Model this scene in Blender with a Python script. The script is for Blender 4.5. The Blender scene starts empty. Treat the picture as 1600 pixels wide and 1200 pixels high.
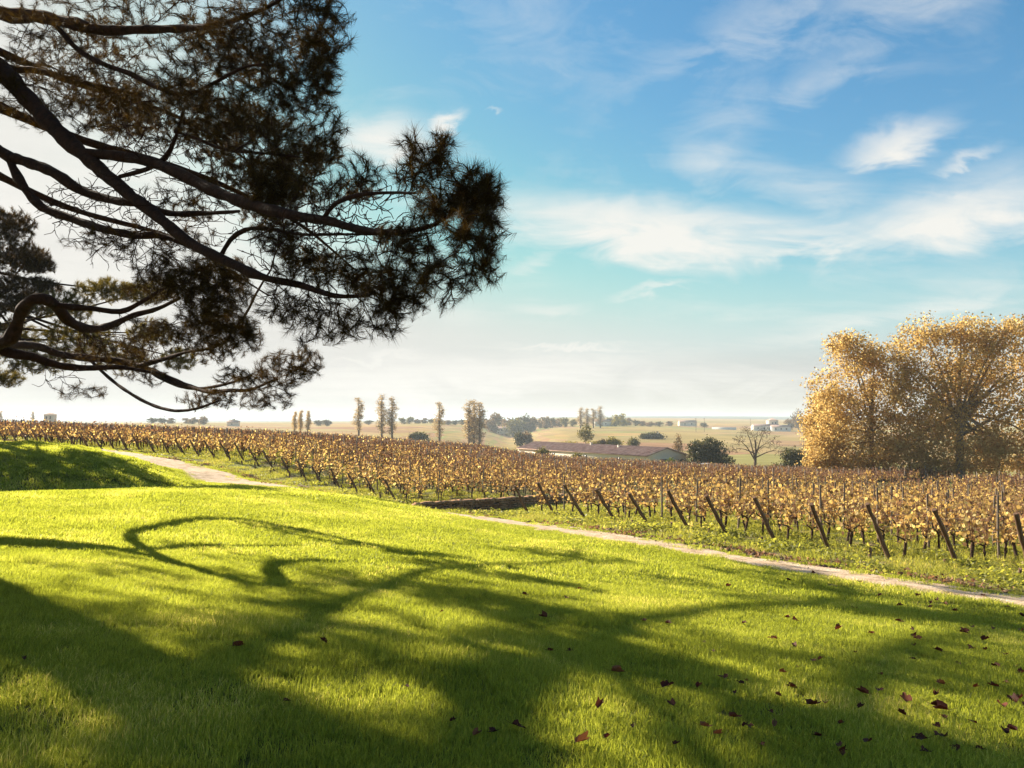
import bpy, math, random
import numpy as np
from mathutils import Vector

random.seed(7)
RNG = np.random.default_rng(11)
R = math.radians
scene = bpy.context.scene
COL = scene.collection

# ------------------------------------------------------------------ camera
F = 1202.0                       # focal length in photo pixels (photo is 1600 px wide)
HORIZON = 657.0                  # photo row of the horizon
CAMZ = 1.6
PITCH = math.atan((HORIZON - 600.0) / F)
cam_data = bpy.data.cameras.new('camera')
cam = bpy.data.objects.new('camera', cam_data)
COL.objects.link(cam)
cam.location = (0, 0, CAMZ)
cam.rotation_euler = (math.pi / 2 + PITCH, 0, 0)
cam_data.sensor_width = 36.0
cam_data.lens = 36.0 * F / 1600.0
cam_data.clip_start = 0.05
cam_data.clip_end = 30000.0
scene.camera = cam

# ------------------------------------------------------------------ light
SUN_AZ = R(50.0)                 # to the left of the viewing direction
SUN_EL = R(29.0)
SUN_DIR = Vector((-math.sin(SUN_AZ) * math.cos(SUN_EL), math.cos(SUN_AZ) * math.cos(SUN_EL), math.sin(SUN_EL)))
sun_data = bpy.data.lights.new('sun', 'SUN')
sun_data.energy = 5.0
sun_data.angle = R(0.55)
sun_data.color = (1.0, 0.90, 0.72)
sun = bpy.data.objects.new('sun', sun_data)
COL.objects.link(sun)
sun.rotation_euler = SUN_DIR.to_track_quat('Z', 'Y').to_euler()

SKY_STRENGTH = 0.050
EXPOSURE = 1.55
world = bpy.data.worlds.new('World')
scene.world = world
world.use_nodes = True
WN, WL = world.node_tree.nodes, world.node_tree.links
WN.clear()


def wmath(op, a, b=None, c=None, clamp=False):
    n = WN.new('ShaderNodeMath')
    n.operation = op
    n.use_clamp = clamp
    for i, v in enumerate((a, b, c)):
        if v is None:
            continue
        if isinstance(v, (int, float)):
            n.inputs[i].default_value = v
        else:
            WL.new(v, n.inputs[i])
    return n.outputs[0]


def wnoise(vec, scale, detail, rough, dist=0.0):
    n = WN.new('ShaderNodeTexNoise')
    n.inputs['Scale'].default_value = scale
    n.inputs['Detail'].default_value = detail
    n.inputs['Roughness'].default_value = rough
    n.inputs['Distortion'].default_value = dist
    WL.new(vec, n.inputs['Vector'])
    return n.outputs['Fac']


def build_world():
    out = WN.new('ShaderNodeOutputWorld')
    bg = WN.new('ShaderNodeBackground')
    bg.inputs['Strength'].default_value = SKY_STRENGTH
    WL.new(bg.outputs[0], out.inputs['Surface'])
    sky = WN.new('ShaderNodeTexSky')
    sky.sky_type = 'NISHITA'
    sky.sun_disc = False
    sky.sun_elevation = SUN_EL
    sky.sun_rotation = -SUN_AZ
    sky.altitude = 50
    sky.air_density = 1.0
    sky.dust_density = 0.4
    sky.ozone_density = 1.0
    # clear blue made a little deeper and more cyan, the pale air near the horizon nearly neutral
    deep = WN.new('ShaderNodeHueSaturation')
    deep.inputs['Hue'].default_value = 0.489
    deep.inputs['Saturation'].default_value = 1.32
    deep.inputs['Value'].default_value = 1.16
    WL.new(sky.outputs[0], deep.inputs['Color'])
    pale = WN.new('ShaderNodeHueSaturation')
    pale.inputs['Saturation'].default_value = 0.30
    pale.inputs['Value'].default_value = 0.72
    WL.new(sky.outputs[0], pale.inputs['Color'])
    sc = WN.new('ShaderNodeSeparateColor')
    WL.new(sky.outputs[0], sc.inputs[0])
    blueness = wmath('DIVIDE', wmath('SUBTRACT', sc.outputs[2], sc.outputs[0]), wmath('ADD', sc.outputs[2], 0.001))
    mr = WN.new('ShaderNodeMapRange')
    mr.interpolation_type = 'SMOOTHSTEP'
    mr.inputs['From Min'].default_value = 0.02
    mr.inputs['From Max'].default_value = 0.55
    WL.new(blueness, mr.inputs['Value'])
    tint = WN.new('ShaderNodeMix')
    tint.data_type = 'RGBA'
    WL.new(mr.outputs[0], tint.inputs['Factor'])
    WL.new(pale.outputs[0], tint.inputs['A'])
    WL.new(deep.outputs[0], tint.inputs['B'])
    # thin veil: the brightest air is levelled off softly
    s2 = WN.new('ShaderNodeSeparateColor')
    WL.new(tint.outputs['Result'], s2.inputs[0])
    c2 = WN.new('ShaderNodeCombineColor')
    for k, top in enumerate((5.35, 5.3, 5.0)):
        n = WN.new('ShaderNodeMath')
        n.operation = 'SMOOTH_MIN'
        WL.new(s2.outputs[k], n.inputs[0])
        n.inputs[1].default_value = top
        n.inputs[2].default_value = 1.8
        WL.new(n.outputs[0], c2.inputs[k])
    tc = WN.new('ShaderNodeTexCoord')
    sep = WN.new('ShaderNodeSeparateXYZ')
    WL.new(tc.outputs['Generated'], sep.inputs[0])
    x, y, z = sep.outputs
    az = wmath('ARCTAN2', x, y)
    el = wmath('ARCSINE', z)
    # clouds spread on a high flat layer, so they crowd together near the horizon
    zz = wmath('ADD', wmath('MAXIMUM', z, 0.0), 0.10)
    cu, cv = wmath('DIVIDE', x, zz), wmath('DIVIDE', y, zz)
    comb = WN.new('ShaderNodeCombineXYZ')
    WL.new(wmath('ADD', wmath('MULTIPLY', cu, 0.55), wmath('MULTIPLY', cv, 0.10)), comb.inputs[0])
    WL.new(wmath('SUBTRACT', wmath('MULTIPLY', cv, 1.25), wmath('MULTIPLY', cu, 0.25)), comb.inputs[1])
    cvec = comb.outputs[0]
    n_big = wnoise(cvec, 0.9, 3, 0.5, 0.3)
    n_mid = wnoise(cvec, 2.6, 6, 0.62, 0.9)
    comb2 = WN.new('ShaderNodeCombineXYZ')
    WL.new(wmath('MULTIPLY', az, 1.0), comb2.inputs[0])
    WL.new(wmath('MULTIPLY', el, 2.2), comb2.inputs[1])
    n_fine = wnoise(comb2.outputs[0], 7.0, 8, 0.62, 1.1)
    n_warp = wnoise(comb2.outputs[0], 3.0, 3, 0.5, 0.0)
    # banks of cloud: centre in photo pixels, half sizes, tilt, weight
    banks = [
        (1000, 358, 320, 62, 6, 1.1), (1250, 395, 260, 40, 4, .9), (1500, 385, 240, 64, -4, 1.05), (1405, 262, 95, 34, -14, 0.95),
        (1250, 320, 220, 70, 24, 0.6), (1120, 235, 110, 190, 35, 0.55), (690, 181, 42, 20, -22, 1.0),
        (590, 215, 110, 50, -8, 0.95), (770, 178, 26, 10, 0, 0.7), (1420, 505, 340, 26, -9, 0.62),
        (750, 588, 440, 46, -2, 1.0), (880, 546, 150, 9, 1, 0.9), (600, 560, 120, 12, -3, 0.8), (1030, 455, 100, 12, -14, 0.7), (860, 482, 110, 20, 2, 0.6),
        (850, 410, 90, 14, -14, 0.6), (1180, 60, 280, 70, -14, 0.55), (1430, 60, 240, 80, -10, 0.58), (1330, 130, 260, 50, -18, 0.45),
        (1520, 298, 60, 16, -8, 0.7), (830, 75, 200, 25, 4, 0.35), (1560, 330, 130, 40, 0, 0.5),
        (120, 380, 520, 300, 0, 0.85), (-500, 400, 600, 360, 0, 0.7), (300, 90, 330, 120, -10, 0.55),
        (1100, 600, 420, 40, 2, 0.7), (2100, 420, 420, 90, 5, 0.8),
    ]
    warpa = wmath('MULTIPLY', wmath('SUBTRACT', n_warp, 0.5), 0.10)
    warpe = wmath('MULTIPLY', wmath('SUBTRACT', n_fine, 0.5), 0.085)
    azw, elw = wmath('ADD', az, warpa), wmath('ADD', el, warpe)
    total = None
    for (px, py, rx, ry, tilt, w) in banks:
        a0, e0 = math.atan((px - 800) / F), math.atan((HORIZON - py) / F)
        ct, st = math.cos(R(-tilt)), math.sin(R(-tilt))
        da, de = wmath('SUBTRACT', azw, a0), wmath('SUBTRACT', elw, e0)
        u = wmath('ADD', wmath('MULTIPLY', da, ct * F / rx), wmath('MULTIPLY', de, st * F / rx))
        v = wmath('SUBTRACT', wmath('MULTIPLY', de, ct * F / ry), wmath('MULTIPLY', da, st * F / ry))
        q = wmath('ADD', wmath('MULTIPLY', u, u), wmath('MULTIPLY', v, v))
        g = wmath('MULTIPLY', wmath('POWER', 2.718, wmath('MULTIPLY', q, -1.3)), w)
        total = g if total is None else wmath('MAXIMUM', total, g)
    general = wmath('MULTIPLY', wmath('SUBTRACT', n_big, 0.33, clamp=True), 1.5)
    cover = wmath('MAXIMUM', total, general)
    texture = wmath('ADD', wmath('MULTIPLY', n_mid, 0.85), wmath('MULTIPLY', n_fine, 1.0))
    dens = wmath('MULTIPLY', wmath('SUBTRACT', wmath('ADD', texture, wmath('MULTIPLY', cover, 0.85)), 1.10), 1.35, clamp=True)
    dens = wmath('MULTIPLY', dens, wmath('MULTIPLY', wmath('ADD', cover, 0.15), 1.15, clamp=True), clamp=True)
    dens = wmath('MULTIPLY', dens, 0.95)
    cl = WN.new('ShaderNodeMix')
    cl.data_type = 'RGBA'
    WL.new(dens, cl.inputs['Factor'])
    WL.new(c2.outputs[0], cl.inputs['A'])
    cl.inputs['B'].default_value = (6.45, 6.3, 5.9, 1)
    WL.new(cl.outputs['Result'], bg.inputs['Color'])


build_world()
scene.view_settings.view_transform = 'Standard'
scene.view_settings.look = 'None'
scene.view_settings.gamma = 1.0
scene.view_settings.exposure = EXPOSURE
scene.view_settings.use_curve_mapping = False
scene.render.engine = 'CYCLES'
scene.cycles.use_denoising = True
scene.cycles.use_adaptive_sampling = True
scene.cycles.adaptive_threshold = 0.015
scene.cycles.max_bounces = 6
scene.cycles.diffuse_bounces = 3
scene.cycles.transmission_bounces = 4
scene.cycles.transparent_max_bounces = 8
scene.cycles.volume_bounces = 1


# ------------------------------------------------------------------ helpers
def P(px, py, d):
    """photo pixel + distance along the view -> world point"""
    cx, cz = (px - 800.0) / F, (600.0 - py) / F
    vy = math.cos(PITCH) - cz * math.sin(PITCH)
    vz = math.sin(PITCH) + cz * math.cos(PITCH)
    return np.array((cx / vy * d, d, CAMZ + vz / vy * d))


def project(p):
    """world points (n,3) -> photo pixels"""
    p = np.atleast_2d(p)
    X, Y, Z = p[:, 0], p[:, 1], p[:, 2] - CAMZ
    dep = Y * math.cos(PITCH) + Z * math.sin(PITCH)
    up = -Y * math.sin(PITCH) + Z * math.cos(PITCH)
    dep = np.where(dep < 0.05, np.nan, dep)
    return 800 + F * X / dep, 600 - F * up / dep


def tag(o, label=None, cat=None, group=None, kind=None):
    if label: o['label'] = label
    if cat: o['category'] = cat
    if group: o['group'] = group
    if kind: o['kind'] = kind
    return o


def add(name, mesh, parent=None, loc=None, rot=None, scale=None):
    o = bpy.data.objects.new(name, mesh)
    COL.objects.link(o)
    if parent is not None: o.parent = parent
    if loc is not None: o.location = loc
    if rot is not None: o.rotation_euler = rot
    if scale is not None: o.scale = scale
    return o


def empty(name, loc, rz=0.0):
    o = add(name, None, None, loc, (0, 0, rz))
    o.empty_display_size = 0.2
    return o


def mesh_np(name, verts, faces, mat=None, smooth=False):
    """faces: (n,k) array of constant size, or a list of such arrays"""
    me = bpy.data.meshes.new(name)
    if not isinstance(faces, (list, tuple)): faces = [faces]
    faces = [np.asarray(f, dtype=np.int32) for f in faces if len(f)]
    verts = np.asarray(verts, dtype=np.float32)
    me.vertices.add(len(verts))
    me.vertices.foreach_set('co', verts.ravel())
    loops = np.concatenate([f.ravel() for f in faces])
    sizes = np.concatenate([np.full(len(f), f.shape[1], dtype=np.int32) for f in faces])
    starts = np.concatenate([[0], np.cumsum(sizes)[:-1]]).astype(np.int32)
    me.loops.add(len(loops))
    me.loops.foreach_set('vertex_index', loops)
    me.polygons.add(len(sizes))
    me.polygons.foreach_set('loop_start', starts)
    me.polygons.foreach_set('loop_total', sizes)
    if smooth:
        me.polygons.foreach_set('use_smooth', np.ones(len(sizes), dtype=bool))
    me.update(calc_edges=True)
    if mat is not None:
        for m in (mat if isinstance(mat, (list, tuple)) else [mat]): me.materials.append(m)
    return me


class MB:
    """collects pieces of geometry, grouped by vertex count of their faces"""
    def __init__(self):
        self.v, self.f, self.n, self.mi = [], {3: [], 4: []}, 0, {3: [], 4: []}

    def add(self, v, f, mi=0):
        f = np.asarray(f, dtype=np.int64)
        self.v.append(np.asarray(v, dtype=float))
        self.f[f.shape[1]].append(f + self.n)
        self.mi[f.shape[1]].append(np.full(len(f), mi, dtype=np.int32))
        self.n += len(v)

    def box(self, lo, hi, mi=0):
        x0, y0, z0 = lo
        x1, y1, z1 = hi
        v = [(x0, y0, z0), (x1, y0, z0), (x1, y1, z0), (x0, y1, z0), (x0, y0, z1), (x1, y0, z1), (x1, y1, z1), (x0, y1, z1)]
        self.add(v, [(0, 3, 2, 1), (4, 5, 6, 7), (0, 1, 5, 4), (1, 2, 6, 5), (2, 3, 7, 6), (3, 0, 4, 7)], mi)

    def tube(self, pts, radii, sides=5, mi=0, cap=False, rough=0.0):
        pts = np.asarray(pts, dtype=float)
        n = len(pts)
        radii = np.broadcast_to(np.asarray(radii, dtype=float), (n,))
        t = np.gradient(pts, axis=0)
        t /= np.linalg.norm(t, axis=1)[:, None] + 1e-9
        ref = np.array((0, 0, 1.0)) if abs(t[0, 2]) < 0.9 else np.array((1.0, 0, 0))
        a = np.cross(t, ref)
        a /= np.linalg.norm(a, axis=1)[:, None] + 1e-9
        b = np.cross(t, a)
        ang = np.arange(sides) * 2 * math.pi / sides
        ring = (a[:, None, :] * np.cos(ang)[None, :, None] + b[:, None, :] * np.sin(ang)[None, :, None]) * radii[:, None, None]
        if rough: ring = ring * (1 + rough * RNG.normal(size=(n, sides, 1)))
        v = (pts[:, None, :] + ring).reshape(-1, 3)
        i = np.arange(n - 1)[:, None] * sides
        j = np.arange(sides)[None, :]
        k = (j + 1) % sides
        f = np.stack([i + j, i + k, i + sides + k, i + sides + j], axis=-1).reshape(-1, 4)
        self.add(v, f, mi)
        if cap:
            c = len(v)
            self.add(np.vstack([v[-sides:], pts[-1:]]), [(q, (q + 1) % sides, sides) for q in range(sides)], mi)
            self.add(np.vstack([v[:sides], pts[:1]]), [((q + 1) % sides, q, sides) for q in range(sides)], mi)

    def build(self, name, mats, smooth=False):
        fs, mis = [], []
        for k in (3, 4):
            if self.f[k]:
                fs.append(np.concatenate(self.f[k]))
                mis.append(np.concatenate(self.mi[k]))
        me = mesh_np(name, np.concatenate(self.v), fs, mats, smooth)
        mi = np.concatenate(mis)
        if mi.any(): me.polygons.foreach_set('material_index', mi)
        return me


def catmull(pts, step, extra=None):
    """smooth curve through pts; extra = values interpolated along it"""
    pts = np.asarray(pts, dtype=float)
    ext = np.asarray(extra, dtype=float) if extra is not None else np.zeros(len(pts))
    p = np.vstack([2 * pts[0] - pts[1], pts, 2 * pts[-1] - pts[-2]])
    out, oe = [], []
    for i in range(1, len(p) - 2):
        L = np.linalg.norm(p[i + 1] - p[i])
        n = max(2, int(math.ceil(L / step)))
        t = np.linspace(0, 1, n, endpoint=False)[:, None]
        out.append(0.5 * (2 * p[i] + (p[i + 1] - p[i - 1]) * t + (2 * p[i - 1] - 5 * p[i] + 4 * p[i + 1] - p[i + 2]) * t * t
                          + (-p[i - 1] + 3 * p[i] - 3 * p[i + 1] + p[i + 2]) * t ** 3))
        oe.append(ext[i - 1] + (ext[i] - ext[i - 1]) * t[:, 0])
    out.append(pts[-1:])
    oe.append(ext[-1:])
    return np.vstack(out), np.concatenate(oe)


def rot_to(dirs, roll):
    """rotation matrices taking +Z to each dir, with a roll about it"""
    d = dirs / (np.linalg.norm(dirs, axis=1)[:, None] + 1e-9)
    ref = np.where(np.abs(d[:, 2:3]) < 0.95, np.array([[0, 0, 1.0]]), np.array([[1.0, 0, 0]]))
    a = np.cross(ref, d)
    a /= np.linalg.norm(a, axis=1)[:, None] + 1e-9
    b = np.cross(d, a)
    c, s = np.cos(roll)[:, None], np.sin(roll)[:, None]
    return np.stack([a * c + b * s, -a * s + b * c, d], axis=2)


def stamp(mb, tv, tf, pos, mats, scl, mi=0):
    """place copies of a template (tv, tf) at pos with rotation matrices and scales"""
    n, k = len(pos), len(tv)
    if n == 0: return
    v = np.einsum('nij,kj->nki', mats, tv) * np.asarray(scl).reshape(n, 1, 1) + pos[:, None, :]
    f = (np.asarray(tf)[None, :, :] + (np.arange(n) * k)[:, None, None]).reshape(-1, np.asarray(tf).shape[1])
    mb.add(v.reshape(-1, 3), f, mi)


ORD = ('first second third fourth fifth sixth seventh eighth ninth tenth eleventh twelfth thirteenth fourteenth fifteenth sixteenth '
       'seventeenth eighteenth nineteenth twentieth').split()
ORD += ['twenty-' + o for o in ORD[:9]] + ['thirtieth'] + ['thirty-' + o for o in ORD[:9]] + ['fortieth'] + ['forty-' + o for o in ORD[:9]] + ['fiftieth']
ORD += ['fifty-' + o for o in ORD[:9]] + ['sixtieth'] + ['sixty-' + o for o in ORD[:9]]


# ------------------------------------------------------------------ materials
def new_mat(name):
    m = bpy.data.materials.new(name)
    m.use_nodes = True
    nt = m.node_tree
    nt.nodes.clear()
    out = nt.nodes.new('ShaderNodeOutputMaterial')
    return m, nt, out


def ramp_node(nt, stops, fac):
    r = nt.nodes.new('ShaderNodeValToRGB')
    e = r.color_ramp.elements
    while len(e) < len(stops): e.new(0.5)
    for k, (p, c) in enumerate(stops):
        e[k].position = p
        e[k].color = (*c, 1)
    nt.links.new(fac, r.inputs[0])
    return r.outputs[0]


def noise_node(nt, scale, detail=5, rough=0.6, coord='Object', vec_scale=None):
    tc = nt.nodes.new('ShaderNodeTexCoord')
    v = tc.outputs[coord]
    if vec_scale:
        mp = nt.nodes.new('ShaderNodeMapping')
        mp.inputs['Scale'].default_value = vec_scale
        nt.links.new(v, mp.inputs[0])
        v = mp.outputs[0]
    n = nt.nodes.new('ShaderNodeTexNoise')
    n.inputs['Scale'].default_value = scale
    n.inputs['Detail'].default_value = detail
    n.inputs['Roughness'].default_value = rough
    nt.links.new(v, n.inputs['Vector'])
    return n.outputs['Fac']


def surf_mat(name, stops, scale, rough=0.9, bump=0.3, bump_scale=None, bump_dist=0.02, vec_scale=None, spec=0.2):
    m, nt, out = new_mat(name)
    b = nt.nodes.new('ShaderNodeBsdfPrincipled')
    b.inputs['Roughness'].default_value = rough
    b.inputs['Specular IOR Level'].default_value = spec
    f = noise_node(nt, scale, vec_scale=vec_scale)
    nt.links.new(ramp_node(nt, stops, f), b.inputs['Base Color'])
    if bump:
        f2 = noise_node(nt, bump_scale or scale * 3, vec_scale=vec_scale)
        bp = nt.nodes.new('ShaderNodeBump')
        bp.inputs['Strength'].default_value = bump
        bp.inputs['Distance'].default_value = bump_dist
        nt.links.new(f2, bp.inputs['Height'])
        nt.links.new(bp.outputs[0], b.inputs['Normal'])
    nt.links.new(b.outputs[0], out.inputs[0])
    return m


def leaf_mat(name, stops, trans_gain=(1.5, 1.5, 1.0), trans=0.45, spec=0.25, rough=0.5, use_object=False, patch=None):
    """thin leaves: each leaf (mesh island) gets its own shade; light passes through"""
    m, nt, out = new_mat(name)
    geo = nt.nodes.new('ShaderNodeNewGeometry')
    fac = geo.outputs['Random Per Island']
    if use_object:
        oi = nt.nodes.new('ShaderNodeObjectInfo')
        mx = nt.nodes.new('ShaderNodeMath')
        mx.operation = 'MULTIPLY_ADD'
        nt.links.new(oi.outputs['Random'], mx.inputs[0])
        mx.inputs[1].default_value = use_object
        sc = nt.nodes.new('ShaderNodeMath')
        sc.operation = 'MULTIPLY'
        sc.inputs[1].default_value = 1 - use_object
        nt.links.new(fac, sc.inputs[0])
        nt.links.new(sc.outputs[0], mx.inputs[2])
        fac = mx.outputs[0]
    if patch:                                     # (scale, amount): large soft patches over the ground or the crown
        ge = nt.nodes.new('ShaderNodeNewGeometry')
        nz = nt.nodes.new('ShaderNodeTexNoise')
        nz.inputs['Scale'].default_value = patch[0]
        nz.inputs['Detail'].default_value = 3
        nt.links.new(ge.outputs['Position'], nz.inputs['Vector'])
        ma = nt.nodes.new('ShaderNodeMath')
        ma.operation = 'SUBTRACT'
        nt.links.new(nz.outputs['Fac'], ma.inputs[0])
        ma.inputs[1].default_value = 0.5
        mm = nt.nodes.new('ShaderNodeMath')
        mm.operation = 'MULTIPLY_ADD'
        mm.use_clamp = True
        nt.links.new(ma.outputs[0], mm.inputs[0])
        mm.inputs[1].default_value = patch[1]
        nt.links.new(fac, mm.inputs[2])
        fac = mm.outputs[0]
    col = ramp_node(nt, stops, fac)
    b = nt.nodes.new('ShaderNodeBsdfPrincipled')
    b.inputs['Roughness'].default_value = rough
    b.inputs['Specular IOR Level'].default_value = spec
    nt.links.new(col, b.inputs['Base Color'])
    t = nt.nodes.new('ShaderNodeBsdfTranslucent')
    g = nt.nodes.new('ShaderNodeMix')
    g.data_type = 'RGBA'
    g.blend_type = 'MULTIPLY'
    g.inputs['Factor'].default_value = 1.0
    nt.links.new(col, g.inputs['A'])
    g.inputs['B'].default_value = (*trans_gain, 1)
    nt.links.new(g.outputs['Result'], t.inputs['Color'])
    mix = nt.nodes.new('ShaderNodeMixShader')
    mix.inputs[0].default_value = trans
    nt.links.new(b.outputs[0], mix.inputs[1])
    nt.links.new(t.outputs[0], mix.inputs[2])
    nt.links.new(mix.outputs[0], out.inputs[0])
    return m


M = {}
M['grass'] = leaf_mat('grass_blades', [(0.0, (0.074, 0.082, 0.012)), (0.5, (0.142, 0.155, 0.027)), (0.9, (0.208, 0.206, 0.048)), (1.0, (0.34, 0.28, 0.13))],
                      (3.4, 3.35, 1.7), 0.60, 0.2, 0.5, 0.25, (0.55, 1.1))
M['weed'] = leaf_mat('weed_blades', [(0.0, (0.12, 0.125, 0.025)), (0.6, (0.205, 0.208, 0.045)), (0.85, (0.27, 0.25, 0.07)), (1.0, (0.42, 0.32, 0.16))],
                     (2.6, 2.45, 1.4), 0.5, 0.2, 0.5, 0.3, (0.5, 0.5))
M['lawn_soil'] = surf_mat('lawn_soil', [(0.3, (0.06, 0.055, 0.008)), (0.7, (0.11, 0.10, 0.013))], 3.0, 1.0, 0.6, 40, 0.02)
M['path'] = surf_mat('pale_gravel', [(0.28, (0.29, 0.18, 0.105)), (0.44, (0.46, 0.325, 0.21)), (0.56, (0.54, 0.40, 0.275)), (0.72, (0.64, 0.51, 0.38))], 2.6, 1.0, 0.9, 22, 0.05)
M['clod'] = surf_mat('dry_soil', [(0.3, (0.11, 0.065, 0.04)), (0.7, (0.24, 0.155, 0.10))], 6.0, 1.0, 0.5, 40, 0.01)
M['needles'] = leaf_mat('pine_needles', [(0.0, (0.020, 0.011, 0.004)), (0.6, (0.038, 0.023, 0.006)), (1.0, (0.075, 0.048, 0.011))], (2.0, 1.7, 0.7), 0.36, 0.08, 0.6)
M['sunlit_tint_needles'] = leaf_mat('pine_needles_sunlit_tint', [(0.0, (0.05, 0.042, 0.010)), (0.6, (0.085, 0.07, 0.015)), (1.0, (0.13, 0.105, 0.024))], (2.2, 1.9, 0.7), 0.4, 0.08, 0.6)  # lighter olive copy of the needles, sun shining through put into the colour
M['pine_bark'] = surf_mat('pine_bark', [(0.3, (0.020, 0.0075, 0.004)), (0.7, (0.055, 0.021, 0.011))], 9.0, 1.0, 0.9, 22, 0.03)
M['vine_leaf'] = leaf_mat('vine_leaves', [(0.0, (0.17, 0.09, 0.045)), (0.22, (0.33, 0.19, 0.08)), (0.45, (0.47, 0.305, 0.11)), (0.82, (0.59, 0.42, 0.155)), (1.0, (0.67, 0.54, 0.27))],
                         (1.3, 1.27, 1.0), 0.58, 0.2, 0.6, False, (0.12, 0.7))
M['vine_brown'] = leaf_mat('dry_vine_leaves', [(0.0, (0.10, 0.055, 0.036)), (0.5, (0.20, 0.11, 0.07)), (1.0, (0.36, 0.21, 0.11))], (1.3, 1.1, 0.9), 0.35, 0.15, 0.7)
M['vine_wood'] = surf_mat('vine_wood', [(0.3, (0.045, 0.026, 0.018)), (0.7, (0.105, 0.062, 0.042))], 14, 1.0, 0.8, 40, 0.01)
M['vine_cane'] = surf_mat('vine_canes', [(0.3, (0.13, 0.065, 0.038)), (0.7, (0.24, 0.125, 0.07))], 5, 0.9, 0)
M['post'] = surf_mat('dark_post_wood', [(0.3, (0.085, 0.045, 0.028)), (0.7, (0.24, 0.15, 0.10))], 6, 1.0, 0.9, 18, 0.02, (1, 1, 0.15))
M['stake'] = surf_mat('grey_stake_wood', [(0.3, (0.12, 0.085, 0.06)), (0.7, (0.30, 0.235, 0.18))], 6, 1.0, 0.7, 20, 0.01, (1, 1, 0.15))
M['plane_leaf'] = leaf_mat('plane_leaves', [(0.0, (0.33, 0.20, 0.07)), (0.3, (0.48, 0.32, 0.11)), (0.7, (0.56, 0.395, 0.145)), (1.0, (0.65, 0.51, 0.23))],
                           (1.25, 1.22, 1.1), 0.64, 0.25, 0.55, False, (0.35, 0.9))
M['plane_bark'] = surf_mat('plane_bark', [(0.35, (0.13, 0.09, 0.06)), (0.6, (0.30, 0.235, 0.17))], 3, 1.0, 0.5, 12, 0.02)
M['poplar_leaf'] = leaf_mat('poplar_leaves', [(0.0, (0.24, 0.17, 0.10)), (0.6, (0.42, 0.31, 0.18)), (1.0, (0.56, 0.43, 0.24))], (1.3, 1.25, 1.0), 0.55, 0.2, 0.6)
M['gold_poplar_leaf'] = leaf_mat('golden_poplar_leaves', [(0.0, (0.32, 0.21, 0.08)), (0.6, (0.52, 0.36, 0.13)), (1.0, (0.62, 0.46, 0.19))], (1.3, 1.25, 1.0), 0.55, 0.2, 0.6)
M['olive_leaf'] = leaf_mat('olive_green_leaves', [(0.0, (0.08, 0.072, 0.026)), (0.6, (0.145, 0.131, 0.043)), (1.0, (0.232, 0.203, 0.065))], (1.4, 1.3, 0.8), 0.35, 0.2, 0.6)
M['brown_leaf'] = leaf_mat('brown_far_leaves', [(0.0, (0.109, 0.072, 0.043)), (0.6, (0.203, 0.138, 0.072)), (1.0, (0.304, 0.21, 0.102))], (1.3, 1.1, 0.8), 0.35, 0.2, 0.6)
M['dark_leaf'] = leaf_mat('dark_evergreen_leaves', [(0.0, (0.033, 0.039, 0.017)), (0.6, (0.063, 0.065, 0.024)), (1.0, (0.15, 0.112, 0.038))], (1.5, 1.4, 0.8), 0.3, 0.3, 0.5)
M['green_leaf'] = leaf_mat('fresh_green_leaves', [(0.0, (0.055, 0.075, 0.015)), (0.6, (0.10, 0.13, 0.025)), (1.0, (0.17, 0.18, 0.04))], (1.6, 1.6, 0.8), 0.4, 0.2, 0.6)
M['yellow_leaf'] = leaf_mat('yellow_green_leaves', [(0.0, (0.14, 0.12, 0.03)), (0.6, (0.26, 0.21, 0.04)), (1.0, (0.36, 0.30, 0.07))], (1.4, 1.3, 0.8), 0.4, 0.2, 0.6)
M['twig_bark'] = surf_mat('grey_brown_bark', [(0.3, (0.07, 0.048, 0.035)), (0.7, (0.15, 0.105, 0.075))], 3, 1.0, 0.4, 10, 0.02)
M['fallen'] = leaf_mat('fallen_leaf', [(0.0, (0.045, 0.012, 0.008)), (0.5, (0.095, 0.026, 0.013)), (0.85, (0.14, 0.044, 0.02)), (1.0, (0.24, 0.11, 0.05))],
                       (1.3, 0.9, 0.7), 0.2, 0.15, 0.6, 0.95)


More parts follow.
